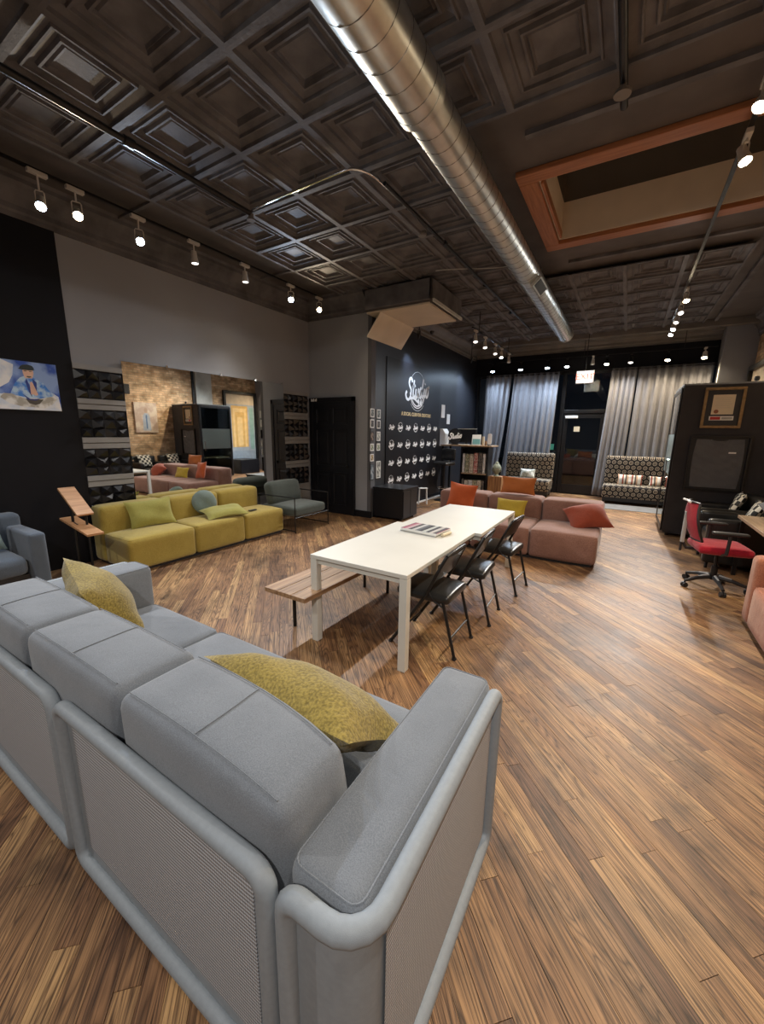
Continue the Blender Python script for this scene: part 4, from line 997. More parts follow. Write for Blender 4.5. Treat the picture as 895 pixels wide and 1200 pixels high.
def folding_chair(label, loc, rz):
    t = thing('folding_chair', label, 'chair', loc, rz, 'black folding chairs along the table')
    # local: chair faces -x ; width along y ; origin at floor under seat centre
    hw = .215
    for s_ in (-1, 1):
        y = s_ * hw
        G().tube([(-.27, y, 0), (.03, y, .47), (.115, y, .66), (.165, y * .97, .765), (.18, y * .90, .80)], .0135, n=10).build('front_leg', 'blackmetal', t, smooth=True)
        G().tube([(.28, y * .9, 0), (.215, y * .9, .25), (.165, y * .9, .44)], .0125, n=10).build('rear_leg', 'blackmetal', t, smooth=True)
        G().cyl((-.27, y, 0), (-.262, y, .014), .019, n=10).cyl((.28, y * .9, 0), (.277, y * .9, .014), .018, n=10).build('foot_cap', 'blackplastic', t)
        G().tube([(.045, y * .96, .50), (.10, y * .92, .43), (.165, y * .9, .40)], .008, 8).build('brace', 'blackmetal', t)
    G().tube([(.18, -hw * .90, .80), (.187, -hw * .6, .812), (.19, 0, .815), (.187, hw * .6, .812), (.18, hw * .90, .80)], .0135, n=10).build('top_rail', 'blackmetal', t, smooth=True)
    G().cyl((.235, -hw * .88, .16), (.235, hw * .88, .16), .008, n=8).build('stretcher', 'blackmetal', t)
    G().cyl((-.20, -hw, .11), (-.20, hw, .11), .008, n=8).build('stretcher', 'blackmetal', t)
    G().soft(-.235, .215, -.205, .205, .425, .49, .028, (0, 0, .022)).build('seat', 'leather', t, smooth=True)
    g = G(); vs_ = []; fs = []; nS = 12
    for k in range(2):
        for i in range(nS + 1):
            v = -1 + 2 * i / nS; bow = .022 * (1 - v * v)
            for j, (x, z) in enumerate(((.088, .60), (.125, .69), (.172, .797))): vs_.append((x + bow + k * .012, v * hw * .95, z + (.012 * (1 - v * v) if j == 0 else 0)))
    for i in range(nS):
        for j in range(2):
            a_ = i * 3 + j; o = (nS + 1) * 3
            fs.append((a_, a_ + 3, a_ + 4, a_ + 1)); fs.append((o + a_ + 1, o + a_ + 4, o + a_ + 3, o + a_))
        a_ = i * 3; fs.append((a_, o + a_, o + a_ + 3, a_ + 3)); fs.append((a_ + 2, a_ + 5, o + a_ + 5, o + a_ + 2))
    g.add(vs_, fs).build('backrest', 'leather', t, smooth=True)
    return t
ch = folding_chair('black folding chair nearest the viewer, at the corner leg of the table', (-1.21, 2.82, 0), 0)
dup(ch, (-1.15, 3.48, 0), math.radians(3), 'middle black folding chair on the right side of the table')
dup(ch, (-1.08, 4.33, 0), math.radians(-4), 'farthest black folding chair, right before the dusty rose sofa')
bc = tag(G().box(-1.30, -1.18, 4.22, 4.38, .508, .518).build('blue_block', plain('pale_blue', (0.25, 0.36, 0.55), 0.5), bevel=.002), 'small flat pale blue block on the seat of the farthest folding chair', 'blue_block')  # thin pale blue block resting on the chair seat
# magazines
mg = G(); mg.xf = xf((-1.60, 3.44, 0), rz=math.radians(-6))
cols = ['greyprint', 'whitemetal', 'blackplastic']
for i in range(3):
    m_ = thing('magazine', ['bottom magazine of the stack on the white table', 'middle magazine of the stack on the white table', 'top magazine of the stack with striped black, white and pink cover'][i], 'magazine', (-1.60 + .006 * i, 3.46 - .006 * i, .7405 + i * .0125), math.radians(-7 + i))
    G().box(-.20, .20, -.14, .14, 0, .012).build('pages', 'whitemetal' if i else 'greyprint', m_)
    if i == 2:
        cover = stripes_mat('striped_cover', [(0.04, 0.04, 0.05), (0.40, 0.42, 0.40), (0.05, 0.05, 0.06), (0.42, 0.40, 0.38), (0.08, 0.07, 0.08), (0.30, 0.10, 0.14), (0.42, 0.30, 0.32), (0.06, 0.06, 0.06), (0.40, 0.40, 0.40), (0.10, 0.11, 0.12)], 2.6, 0)
        G().box(-.20, .20, -.14, .14, .0121, .0135).build('cover', cover, m_)
rl = tag(G().cyl((-1.37, 3.36, .756), (-1.35, 3.50, .756), .015, n=14).build('paper_roll', 'paper', smooth=True), 'small white rolled paper beside the magazine stack', 'paper')

# ================================================================== STUDIO WALL
SW = -4.22
lb = thing('logo_backdrop', 'tall glossy black backdrop panel printed with rows of small white logos', 'wall panel', (SW, 0, 0))
G().box(.001, .016, 7.04, 9.72, .12, 3.16).build('panel', 'blackgloss', lb)
def stroke(g, P, wd, X, fu=None):
    """flat ribbon along 2-D points (u,v) at depth X"""
    L_ = []; R_ = []
    for i in range(len(P)):
        a_ = Vector(P[max(i - 1, 0)]); b_ = Vector(P[min(i + 1, len(P) - 1)]); d_ = (b_ - a_); d_ = d_ / max(d_.length, 1e-6); n = Vector((-d_.y, d_.x)) * wd / 2
        p = Vector(P[i]); L_.append(p + n); R_.append(p - n)
    vs_ = [(X, q.x, q.y) for q in L_] + [(X, q.x, q.y) for q in R_]; n = len(P)
    return g.add(vs_, [(i, i + n, i + n + 1, i + 1) for i in range(n - 1)])
WORD = [[(1.15, 1.75), (1.0, 2.1), (.6, 2.15), (.38, 1.75), (.55, 1.35), (.85, 1.0), (.8, .35), (.35, -.05), (-.15, .1), (-.35, .55), (-.1, .85)],
        [(1.62, 2.0), (1.42, 1.0), (1.4, .25), (1.6, .05), (1.85, .35)], [(1.2, 1.25), (1.95, 1.4)],
        [(2.1, 1.05), (1.98, .45), (2.1, .08), (2.4, .2), (2.6, .6)], [(2.72, 1.1), (2.62, .45), (2.75, .08), (2.95, .3)],
        [(3.55, .95), (3.25, 1.1), (3.02, .7), (3.02, .25), (3.25, .05), (3.5, .35), (3.65, 1.0)], [(3.95, 2.1), (3.72, 1.2), (3.66, .3), (3.82, .05), (4.0, .3)],
        [(4.3, 1.05), (4.18, .4), (4.3, .08), (4.5, .3)], [(4.42, 1.5), (4.48, 1.62)],
        [(5.0, 1.05), (4.75, .9), (4.66, .45), (4.85, .05), (5.15, .15), (5.3, .6), (5.2, 1.0), (5.0, 1.05), (5.3, 1.1), (5.55, 1.25)]]
def word(g, cu_, cv, s_, X, wd, tilt=.10):
    for st_ in WORD:
        P = smoothline(st_, 4) if len(st_) > 2 else st_
        g_ = [(cu_ + (u - 2.5) * s_, cv + ((v - .9) + (u - 2.5) * tilt) * s_) for u, v in P]; stroke(g, g_, wd, X)
def arc(g, cu_, cv, r, a0, a1, wd, X, n=24, ry=1.0):
    P = [(cu_ + r * math.cos(math.radians(a0 + (a1 - a0) * i / n)), cv + r * ry * math.sin(math.radians(a0 + (a1 - a0) * i / n))) for i in range(n + 1)]; stroke(g, P, wd, X)
g = G(); cu_, cv = 8.42, 2.62
word(g, cu_, cv + .02, .20, .0175, .062)
stroke(g, smoothline([(cu_ - .42, cv - .20), (cu_ - .2, cv - .17), (cu_ + .02, cv - .24), (cu_ + .1, cv - .22)], 5), .05, .0176)
arc(g, cu_, cv, .41, 20, 160, .008, .0174); arc(g, cu_, cv, .38, 188, 352, .022, .0174); arc(g, cu_, cv, .335, 205, 335, .028, .0174); arc(g, cu_, cv, .44, 222, 318, .008, .0174)
g.build('large_logo', 'white_print', lb)
text('24', .22, 'white_print', lb, Matrix.Translation((.017, cu_ + .12, cv - .26)) @ FACE_PX @ Matrix.Rotation(.1, 4, 'Z'), 'large_numerals', bold=.008)
text('A SOCIAL CLUB FOR CREATORS', .105, 'gold_print', lb, Matrix.Translation((.017, 8.42, 2.09)) @ FACE_PX, 'tagline', bold=.003, sx=.98)
def small_logo(ring):
    g = G(); word(g, 0, 0, .037, .0172, .019)
    if ring:
        arc(g, 0, 0, .10, 15, 165, .006, .0171, 12); arc(g, 0, 0, .092, 190, 350, .014, .0171, 12)
    else: stroke(g, [(-.02, -.055), (.06, -.05)], .02, .0172)
    return g.build('small_logo', 'white_print', lb)
protoA = protoB = None
for r_i, zrow in enumerate((1.80, 1.43, 1.06, .69)):
    for c_i in range(7):
        ring = (r_i + c_i) % 2 == 1
        yy = 7.27 + c_i * .368
        if ring: o = small_logo(True) if protoB is None else protoB.copy(); fresh = protoB is None; protoB = protoB or o
        else: o = small_logo(False) if protoA is None else protoA.copy(); fresh = protoA is None; protoA = protoA or o
        if not fresh: C.objects.link(o)
        o.location = (0, yy, zrow)
# photo prints in two columns
PIC = [('dark group snapshot, top of the left column', 6.53, 2.05, .13, .16, 0), ('white-bordered snapshot, top of the right column', 6.76, 2.04, .13, .17, 0),
       ('dark square snapshot, second in the left column', 6.53, 1.85, .13, .16, 1), ('dark square snapshot, second in the right column', 6.76, 1.84, .13, .16, 1),
       ('dark brown portrait without border in the left column', 6.52, 1.61, .12, .19, 2), ('bright portrait, third in the right column', 6.76, 1.61, .13, .18, 3),
       ('green snapshot, fourth in the left column', 6.53, 1.40, .12, .14, 4), ('yellow-green snapshot, lowest small one in the right column', 6.76, 1.40, .12, .14, 4),
       ('tan snapshot, lowest small one in the left column', 6.53, 1.20, .12, .14, 5), ('tall blue-grey print at the bottom of the left column', 6.53, .92, .13, .32, 6),
       ('tall white-framed portrait at the bottom of the right column', 6.77, .95, .16, .34, 3)]
pmat = [picture_mat('snap_group', (0.03, 0.04, 0.04), (0.25, 0.28, 0.27), 25), picture_mat('snap_dark', (0.02, 0.02, 0.02), (0.12, 0.10, 0.09), 25), picture_mat('snap_brown', (0.05, 0.02, 0.02), (0.3, 0.22, 0.16), 18),
        picture_mat('snap_bright', (0.15, 0.16, 0.15), (0.6, 0.6, 0.55), 18), picture_mat('snap_green', (0.08, 0.13, 0.08), (0.5, 0.52, 0.4), 22), picture_mat('snap_tan', (0.12, 0.09, 0.04), (0.55, 0.42, 0.25), 22), picture_mat('snap_blue', (0.10, 0.13, 0.16), (0.4, 0.45, 0.5), 12)]
for lb_, y, z, w_, h_, k in PIC:
    p = thing('photo_print', lb_, 'photo', (SW + .001, y, z), 0, 'snapshots on the black wall left of the backdrop')
    G().box(0, .012, -w_ / 2, w_ / 2, -h_ / 2, h_ / 2).build('mount', 'white_print' if k not in (2, 6) else 'blackplastic', p)
    e = .017; G().box(.0121, .0135, -w_ / 2 + e, w_ / 2 - e, -h_ / 2 + e, h_ / 2 - e).build('image', pmat[k], p)
for lb_, y, z, w_, h_ in (('tall bluish sheet of paper pinned right of the backdrop, the higher one', 9.98, 2.25, .22, .33), ('sheet of paper pinned lower and farther right of the backdrop', 10.36, 2.06, .22, .26)):
    tag(G().box(SW + .001, SW + .006, y - w_ / 2, y + w_ / 2, z - h_ / 2, z + h_ / 2).build('paper_sheet', 'white_print'), lb_, 'paper')
wb = thing('wall_dispenser', 'white box dispenser mounted on the black wall above the bar stool', 'dispenser', (SW + .001, 9.98, 1.35))
g = G(); g.add([(0, -.16, 0), (0, .16, 0), (0, .16, .45), (0, -.16, .45), (.13, -.16, .03), (.13, .16, .03), (.16, .16, .32), (.16, -.16, .32), (.08, .16, .45), (.08, -.16, .45)],
                [(0, 1, 2, 3), (4, 7, 6, 5), (7, 9, 8, 6), (9, 3, 2, 8), (0, 4, 5, 1), (0, 3, 9, 7, 4), (1, 5, 6, 8, 2)]); g.build('cover', 'whitemetal', wb, bevel=.012)
G().box(.0, .08, .17, .3, .08, .34).build('side_box', 'whitemetal', wb, bevel=.008)
# black cabinet and little white frame
cbn = thing('black_cabinet', 'low black cabinet standing against the black wall beneath the snapshots', 'cabinet', (-4.19, 6.56, 0))
G().box(0, .66, 0, .62, .04, .60).build('body', 'blackgloss', cbn, bevel=.006); G().box(-.01, .68, -.01, .64, .60, .63).build('top', 'blackgloss', cbn, bevel=.004)
G().box(.66, .675, .02, .305, .06, .58).build('door', 'blackgloss', cbn, bevel=.004); G().box(.66, .675, .315, .60, .06, .58).build('door', 'blackgloss', cbn, bevel=.004)
for x in (.05, .6):
    for y in (.05, .56): G().cyl((x, y, 0), (x, y, .04), .02, n=10).build('foot', 'blackmetal', cbn)
wf = thing('white_stand', 'small empty white frame stand on the floor before the logo backdrop', 'stand', (-4.02, 8.50, 0), math.radians(40))
g = G(); g.tube([(-.10, 0, .0), (-.085, 0, .40), (.085, 0, .40), (.10, 0, 0)], .018, 4); g.build('frame', 'whitemetal', wf)
G().box(-.1, .1, -.06, .06, .38, .40).build('top', 'whitemetal', wf, bevel=.004)
cbl = G().tube(smoothline([(-4.13, 7.6, .006), (-3.95, 7.8, .006), (-3.9, 8.1, .006), (-3.75, 8.3, .006), (-3.8, 8.6, .006), (-3.6, 8.9, .006), (-3.65, 9.2, .006)], 6), .006, 6).build('power_cord', 'blackplastic')
tag(cbl, 'thin black cord snaking on the floor before the logo backdrop', 'cord')

# ================================================================== RECEPTION SHELF AND THINGS ON IT
rs = thing('book_shelf', 'tall dark open shelf counter full of books near the curtains', 'bookshelf', (-3.62, 9.85, 0))
SWD, SH = .72, 1.36
G().box(0, .03, 0, .36, 0, SH).build('side_panel', 'blackgloss', rs); G().box(SWD - .03, SWD, 0, .36, 0, SH).build('side_panel', 'blackgloss', rs)
G().box(.03, SWD - .03, .34, .36, 0, SH).build('back_panel', 'blackgloss', rs)
for z in (.05, .66, 1.32): G().box(.03, SWD - .03, 0, .34, z, z + .03).build('shelf', 'deskwood' if z == .66 else 'blackgloss', rs)
G().box(-.55, SWD + .08, -.06, .60, SH + .001, SH + .035).build('countertop', 'deskwood', rs, bevel=.004)
G().box(-.52, -.47, .5, .55, 0, SH).build('leg', 'blackmetal', rs)
G().box(-.52, -.47, -.02, .03, 0, SH).build('leg', 'blackmetal', rs)
bm_ = [picture_mat('book_cream', (0.35, 0.28, 0.2), (0.7, 0.66, 0.58), 30), picture_mat('book_red', (0.35, 0.04, 0.04), (0.65, 0.5, 0.45), 26), picture_mat('book_dark', (0.03, 0.03, 0.04), (0.2, 0.18, 0.15), 26),
       picture_mat('book_green', (0.12, 0.16, 0.10), (0.55, 0.5, 0.36), 26), picture_mat('book_white', (0.5, 0.5, 0.5), (0.8, 0.8, 0.78), 20)]
bn_ = ['cream', 'red and white', 'dark', 'green and tan', 'white']
rg = random.Random(12)
def book(x, z, w_, h_, k, label, y=9.87):
    b = thing('book', label, 'book', (-3.62 + x, y, z), 0, 'books in the dark shelf'); G().box(0, w_, 0, .2, 0, h_).build('cover', bm_[k], b, bevel=.002); G().box(.004, w_ - .004, .01, .204, .004, h_ + .001 - .004).build('pages', 'paper', b)
order = ['leftmost', 'second from left', 'third from left', 'fourth from left', 'fifth from left', 'rightmost']
for ri, (z, hs) in enumerate(((.691, .52), (.081, .46))):
    x = .05
    for i in range(6):
        w_ = [.055, .09, .10, .10, .10, .06][i]; k = [[4, 3, 0, 1, 2, 4], [2, 0, 4, 3, 0, 2]][ri][i]
        book(x, z, w_, hs - rg.uniform(0, .06), k, '%s %s book on the %s shelf of the dark counter' % (order[i], bn_[k], ('upper', 'lower')[ri])); x += w_ + .018
def at_top(x, y): return (-3.62 + x, 9.85 + y, SH + .0355)
mo = thing('monitor', 'black flat monitor standing on the shelf counter', 'monitor', at_top(.02, .30))
G().box(-.26, .26, -.015, .015, .06, .40).build('screen', 'blackgloss', mo, bevel=.006); G().box(-.27, .27, -.018, .018, .40, .415).build('top_edge', 'whitemetal', mo)
G().box(-.03, .03, .0, .03, 0, .1).box(-.1, .1, -.06, .06, 0, .012).build('foot', 'blackplastic', mo)
rd = thing('round_sign', 'round black sign with white script standing on the left end of the counter', 'sign', at_top(-.22, .1), math.radians(50))
G().cyl((0, 0, .22), (0, .015, .22), .20, n=32).build('disc', 'blackgloss', rd)
g = G(); word(g, 0, .22, .065, 0, .03)
for k in range(len(g.v)): g.v[k] = (g.v[k][1], -.002, g.v[k][2])
g.build('script', 'white_print', rd); G().box(-.08, .08, -.04, .05, 0, .03).build('foot', 'blackmetal', rd)
kb = tag(G().box(-3.70, -3.44, 9.86, 9.98, SH + .036, SH + .055).build('card_reader', 'whitemetal', bevel=.005), 'flat white card reader lying before the monitor on the counter', 'card reader')
tb = thing('tablet_stand', 'tilted tablet with blue-green screen standing on the counter', 'tablet', at_top(.36, .10), math.radians(12))
g = G(); g.xf = xf((0, 0, .135), rx=math.radians(-20)); g.box(-.11, .11, -.008, .008, -.135, .135); g.build('shell', 'whitemetal', tb)
g = G(); g.xf = xf((0, 0, .135), rx=math.radians(-20)); g.box(-.095, .095, -.0095, -.0082, -.12, .02); g.build('picture', plain('tablet_teal', (0.15, 0.35, 0.36), .4), tb)
G().box(-.05, .05, .03, .09, 0, .01).build('foot', 'blackplastic', tb)
for i, (x, w_, h_, m_, l_) in enumerate([(.53, .05, .22, 'paper', 'slim cream bottle-like box right of the tablet'), (.60, .06, .12, 'bench', 'small brown jar between the pale boxes on the counter'), (.69, .10, .30, 'white_print', 'white round-topped card stand at the right end of the counter')]):
    t = thing(('small_box', 'brown_jar', 'card_stand')[i], l_, ('box', 'jar', 'stand')[i], at_top(x, .12))
    if i == 1: G().lathe([(.028, 0), (.03, .01), (.03, .09), (.02, .11), (.022, .12)], n=14).build('body', m_, t, smooth=True)
    elif i == 0: G().box(-w_ / 2, w_ / 2, -.03, .03, 0, h_).build('body', m_, t, bevel=.006)
    else:
        o = rrect(-w_ / 2, w_ / 2, .02, h_, .048, 5); n = len(o); G().add([(p[0], -.01, p[1]) for p in o] + [(p[0], .01, p[1]) for p in o], [tuple(range(n)), tuple(range(2 * n - 1, n - 1, -1))] + [(i_, n + i_, n + (i_ + 1) % n, (i_ + 1) % n) for i_ in range(n)]).build('card', m_, t)
        G().box(-.04, .04, -.04, .04, 0, .02).build('foot', 'blackplastic', t)
# bar stool
bs_ = thing('bar_stool', 'black bar stool with padded back beside the shelf counter', 'stool', (-3.86, 9.35, 0), math.radians(-15))
G().soft(-.21, .21, -.2, .2, .90, .98, .035, (0, 0, .012)).build('seat', 'leather', bs_, smooth=True)
G().soft(-.21, .21, .14, .2, 1.02, 1.30, .03, (0, .01, .01)).build('backrest', 'leather', bs_, smooth=True)
G().box(-.015, .015, .17, .2, .9, 1.05).build('back_post', 'chrome', bs_)
G().lathe([(.22, 0), (.22, .01), (.05, .035), (.028, .06), (.028, .90)], n=24).build('pedestal', 'blackmetal', bs_, smooth=True)
G().tube([(.16 * math.cos(t), .16 * math.sin(t), .32) for t in [2 * PI * i / 20 for i in range(20)]], .01, 8, closed=True).cyl((0, 0, .32), (0, .16, .32), .008).build('footrest', 'chrome', bs_, smooth=True)
# crate with stone head
cr = thing('wooden_crate', 'upright slatted wooden crate right of the book shelf', 'crate', (-2.86, 9.86, 0))
for i in range(3): G().box(i * .105, i * .105 + .098, 0, .015, 0, .62).build('slat', 'crate', cr)
for i in range(3): G().box(i * .105, i * .105 + .098, .3, .315, 0, .62).build('slat', 'crate', cr)
for i in range(3): G().box(-.015, 0, .0 + i * .105, i * .105 + .10, 0, .62).build('slat', 'crate', cr)
for i in range(3): G().box(.308, .323, .0 + i * .105, i * .105 + .10, 0, .62).build('slat', 'crate', cr)
G().box(-.015, .323, 0, .315, .62, .64).build('lid', 'crate', cr)
bh = thing('stone_head', 'weathered grey-green stone head ornament with topknot on the wooden crate', 'ornament', (-2.71, 10.0, .64))
g = G(); g.lathe([(.075, 0), (.08, .015), (.05, .035), (.045, .06), (.06, .08), (.088, .12), (.10, .17), (.102, .21), (.09, .26), (.065, .295), (.045, .31), (.042, .335), (.025, .36), (.001, .37)], n=24)
for k in range(len(g.v)):
    x, y, z = g.v[k]; y2 = y * 1.05
    if y < 0 and .08 < z < .25:
        f_ = math.exp(-(x / .014) ** 2) * math.exp(-((z - .155) / .03) ** 2) * .022; e_ = (math.exp(-((abs(x) - .035) / .016) ** 2) * math.exp(-((z - .19) / .012) ** 2)) * .012; m2 = math.exp(-(x / .03) ** 2) * math.exp(-((z - .115) / .008) ** 2) * .008
        y2 -= f_ + m2; y2 += e_
    g.v[k] = (x, y2, z)
g.build('head', 'stone', bh, smooth=True)
for s_ in (-1, 1): G().lathe([(.001, -.045), (.014, -.03), (.016, 0), (.012, .03), (.001, .04)], (s_ * .104, 0, .16), 10).build('ear', 'stone', bh, smooth=True)
g = G()
for i in range(5):
    for k in range(14 - i * 2):
        t = 2 * PI * k / (14 - i * 2); r__ = .103 - i * .014; g.lathe([(.012, -.008), (.014, .002), (.001, .012)], (r__ * math.cos(t), r__ * math.sin(t) if math.sin(t) > -.4 or i > 1 else r__ * math.sin(t), .215 + i * .022), 6)
hc = g.build('hair_curls', 'stone', bh); hc['kind'] = 'stuff'

# ================================================================== CURTAINS
def curtain(label, t0, t1, b0_, b1_, ztop, zbot, folds, y=12.35, amp=.034, seed=0, pinch=None):
    t = thing('curtain', label, 'curtain', (0, y, 0)); rg = random.Random(seed); ph = rg.uniform(0, 6)
    nS = folds * 10; nZ = 14; vs_ = []; fs = []
    for j in range(nZ + 1):
        q = j / nZ; z = ztop + (zbot - ztop) * q; e = q ** 1.3
        x0 = t0 + (b0_ - t0) * e; x1 = t1 + (b1_ - t1) * e
        for i in range(nS + 1):
            s_ = i / nS; wv = math.sin(2 * PI * folds * s_ + ph + .5 * math.sin(q * 2 + s_ * 5)); sc = 1 + .35 * math.sin(s_ * 9 + seed)
            vs_.append((x0 + (x1 - x0) * s_ + .012 * math.sin(4 * PI * folds * s_), amp * sc * wv * (.8 + .3 * q), z))
    W_ = nS + 1
    for j in range(nZ):
        for i in range(nS): a_ = j * W_ + i; fs.append((a_, a_ + W_, a_ + W_ + 1, a_ + 1))
    g = G().add(vs_, fs); o = g.build('cloth', 'curtain', t, smooth=True)
    md = o.modifiers.new('thickness', 'SOLIDIFY'); md.thickness = .004
    for i in range(folds):
        s_ = (i + .5) / folds; x = t0 + (t1 - t0) * s_
        G().tube([(x + .022 * math.cos(a_), -.055, ztop - .045 + .022 * math.sin(a_)) for a_ in [2 * PI * k / 12 for k in range(12)]], .005, 6, closed=True).build('grommet', 'blackmetal', t)
    return t
curtain('narrow grey curtain at the far left beside the black wall', -3.86, -3.10, -3.88, -3.42, 3.40, .06, 5, seed=1)
curtain('wide grey curtain between the narrow left one and the front door', -3.02, -1.80, -3.25, -1.90, 3.40, .06, 8, seed=2)
curtain('grey curtain right of the door, gathered and sweeping left at the hem', -.54, .03, -.68, -.05, 3.40, .06, 5, seed=3)
curtain('wide grey curtain at the right end behind the black booth', .06, 1.56, .0, 1.56, 3.40, .06, 9, seed=4)
for x0, x1, l_ in ((-4.1, -1.75, 'left'), (-.55, 1.6, 'right')):
    cr_ = thing('curtain_rod', 'thin black curtain rod above the %s pair of curtains' % l_, 'curtain rod', (0, 12.35, 3.36))
    G().cyl((x0, 0, 0), (x1, 0, 0), .012, n=10).build('rod', 'blackmetal', cr_)
    for x in (x0 + .05, x1 - .05): G().box(x - .01, x + .01, 0, .16, -.012, .012).build('bracket', 'blackmetal', cr_)

# ================================================================== PRINTED SETTEES
def settee(label, x0, w_):
    t = thing('settee', label, 'settee', (x0, 11.35, 0), 0, 'ring print settees by the window')
    G().soft(0, w_, 0, .62, .16, .46, .05, (0, 0, .015)).build('seat', 'rings', t, smooth=True)
    g = G(); g.soft(0, w_, .50, .66, .46, 1.17, .04, (0, .01, .0))
    for k in range(len(g.v)): x, y, z = g.v[k]; g.v[k] = (x, y + (z - .46) * .05, z)
    g.build('backrest', 'rings', t, smooth=True)
    G().box(.03, w_ - .03, .04, .6, .07, .16).build('base', 'blackplastic', t)
    for x in (.06, w_ - .06):
        for y in (.07, .57): G().cyl((x, y, 0), (x, y, .07), .02, n=8).build('foot', 'blackmetal', t)
    return t
settee('black and cream ring print settee left of the front door', -2.95, 1.30); settee('black and cream ring print settee right of the front door', -.40, 1.42)
sm_ = stripes_mat('multi_stripe', [(0.75, 0.7, 0.6), (0.35, 0.08, 0.05), (0.7, 0.65, 0.55), (0.1, 0.09, 0.08), (0.65, 0.4, 0.25), (0.8, 0.76, 0.68)], 5, 0)
cushion('small pale cushion in the middle of the left ring print settee', picture_mat('pale_cushion', (0.4, 0.42, 0.36), (0.75, 0.74, 0.66), 14), .42, .26, .05, pose((-2.30, 11.74, .60), (0, -1, .25)), 41)
cushion('striped cream and red cushion on the right ring print settee', sm_, .56, .26, .05, pose((.18, 11.74, .60), (0, -1, .25)), 42)
cushion('striped cushion half hidden by the booth on the right ring print settee', sm_, .40, .24, .05, pose((.78, 11.74, .60), (.1, -1, .25)), 43)
rg_ = tag(G().box(-.45, .9, 10.5, 11.3, .001, .008).build('door_mat', plain('grey_mat', (0.16, 0.155, 0.15), .9)), 'flat grey mat on the floor before the right settee', 'mat')
lw = tag(G().box(-.2, .55, 9.55, 10.35, .001, .006).build('floor_panel', plain('plywood_patch', (0.42, 0.25, 0.12), .6)), 'smooth orange-brown floor board patch between sofa and settee', 'floor patch') if False else None

# ================================================================== BOOTH
bt = thing('phone_booth', 'tall charcoal office phone booth with rounded corners and glass door', 'booth', (.70, 8.24, 0))
BW, BD, BH = 1.44, 1.28, 2.50
g = G(); pr = [(0.0, 0.0)]
o_ = rrect(0, BW, .05, BH, .06, 6); n = len(o_)
def ringed(y0, y1, prof, name, mat, hole=None):
    n = len(prof); return G().add([(p[0], y0, p[1]) for p in prof] + [(p[0], y1, p[1]) for p in prof], [tuple(range(n)), tuple(range(2 * n - 1, n - 1, -1))] + [(i, n + i, n + (i + 1) % n, (i + 1) % n) for i in range(n)]).build(name, mat, bt)
ringed(0, .05, o_, 'near_wall', 'felt'); ringed(BD - .05, BD, o_, 'far_wall', 'felt')
G().box(0.02, BW, .05, BD - .05, BH - .06, BH).build('roof', 'felt', bt); G().box(.02, BW, .05, BD - .05, .05, .10).build('floor_plate', 'felt', bt); G().box(BW - .05, BW, .05, BD - .05, .1, BH - .06).build('back_wall', 'felt', bt)
G().box(.0, .05, .05, .09, .1, BH - .06).box(0, .05, BD - .09, BD - .05, .1, BH - .06).build('door_jamb', 'blackmetal', bt)
dl = G().box(-.03, .0, .03, .09, .08, BH - .03).box(-.03, 0, BD - .09, BD - .03, .08, BH - .03).box(-.03, 0, .09, BD - .09, BH - .10, BH - .03).box(-.03, 0, .09, BD - .09, .08, .16).build('door', 'blackmetal', bt, bevel=.01)
G().box(-.022, -.012, .09, BD - .09, .16, BH - .10).build('pane', 'boothglass', dl)
G().box(-.024, -.0225, .09, BD - .09, 1.05, 1.72).build('frosted_band', glass_mat('frosted_band', (0.6, 0.7, 0.68), 0.5), dl)
G().tube([(-.03, .14, 1.0), (-.07, .14, 1.0), (-.07, .14, 1.3), (-.03, .14, 1.3)], .01).build('handle', 'chrome', dl)
G().box(-.006, BW, -.006, .05, BH + .001, BH + .026).box(-.006, .05, .05, BD, BH + .001, BH + .026).build('top_rim', 'greyrail', bt)
G().box(.10, BW - .1, .08, BD - .1, .72, .76).build('inner_desk', 'deskwood', bt)
for x in (.08, BW - .08):
    for y in (.08, BD - .08): G().cyl((x, y, 0), (x, y, .05), .03, n=10).build('foot', 'blackmetal', bt)
for z in (2.28, 1.98, .32): G().box(-.034, -.01, .012, .03, z, z + .1).build('hinge', 'blackmetal', bt)
cf = thing('framed_certificate', 'gold-framed cream certificate with red and white strip hung on the booth', 'picture', (1.225, 8.237, 2.14))
def frame4(g, w_, h_, b, y0, y1):
    return g.box(-w_ / 2, w_ / 2, y0, y1, h_ / 2 - b, h_ / 2).box(-w_ / 2, w_ / 2, y0, y1, -h_ / 2, -h_ / 2 + b).box(-w_ / 2, -w_ / 2 + b, y0, y1, -h_ / 2 + b, h_ / 2 - b).box(w_ / 2 - b, w_ / 2, y0, y1, -h_ / 2 + b, h_ / 2 - b)
frame4(G(), .50, .62, .04, -.035, -.002).build('frame', 'gold', cf, bevel=.004)
G().box(-.21, .21, -.012, -.004, -.27, .27).build('mat_board', 'blackplastic', cf)
ct = G().box(-.135, .135, -.0135, -.0122, -.10, .20).build('certificate', 'paper', cf)
G().cyl((-.075, -.0136, -.055), (-.075, -.0145, -.055), .03, n=20).build('seal', plain('brown_seal', (0.28, 0.11, 0.06), .6), ct)
g = G()
for i in range(6): g.box(-.10 + .01 * (i % 2), .10 - .012 * ((i * 2) % 3), -.0143, -.0137, .15 - i * .03, .153 - i * .03)
g.build('print_lines', 'greyprint', ct)
st_ = G().box(-.15, .15, -.0135, -.0122, -.19, -.125).build('strip', 'whitemetal', cf)
G().box(-.135, -.01, -.0145, -.0137, -.18, -.135).build('red_block', 'redprint', st_); G().box(.005, .135, -.0145, -.0137, -.175, -.14).build('grey_block', 'greyprint', st_)
tf = thing('framed_shirt', 'black frame holding a dark grey t-shirt with small white print, on the booth', 'picture', (1.265, 8.237, 1.27))
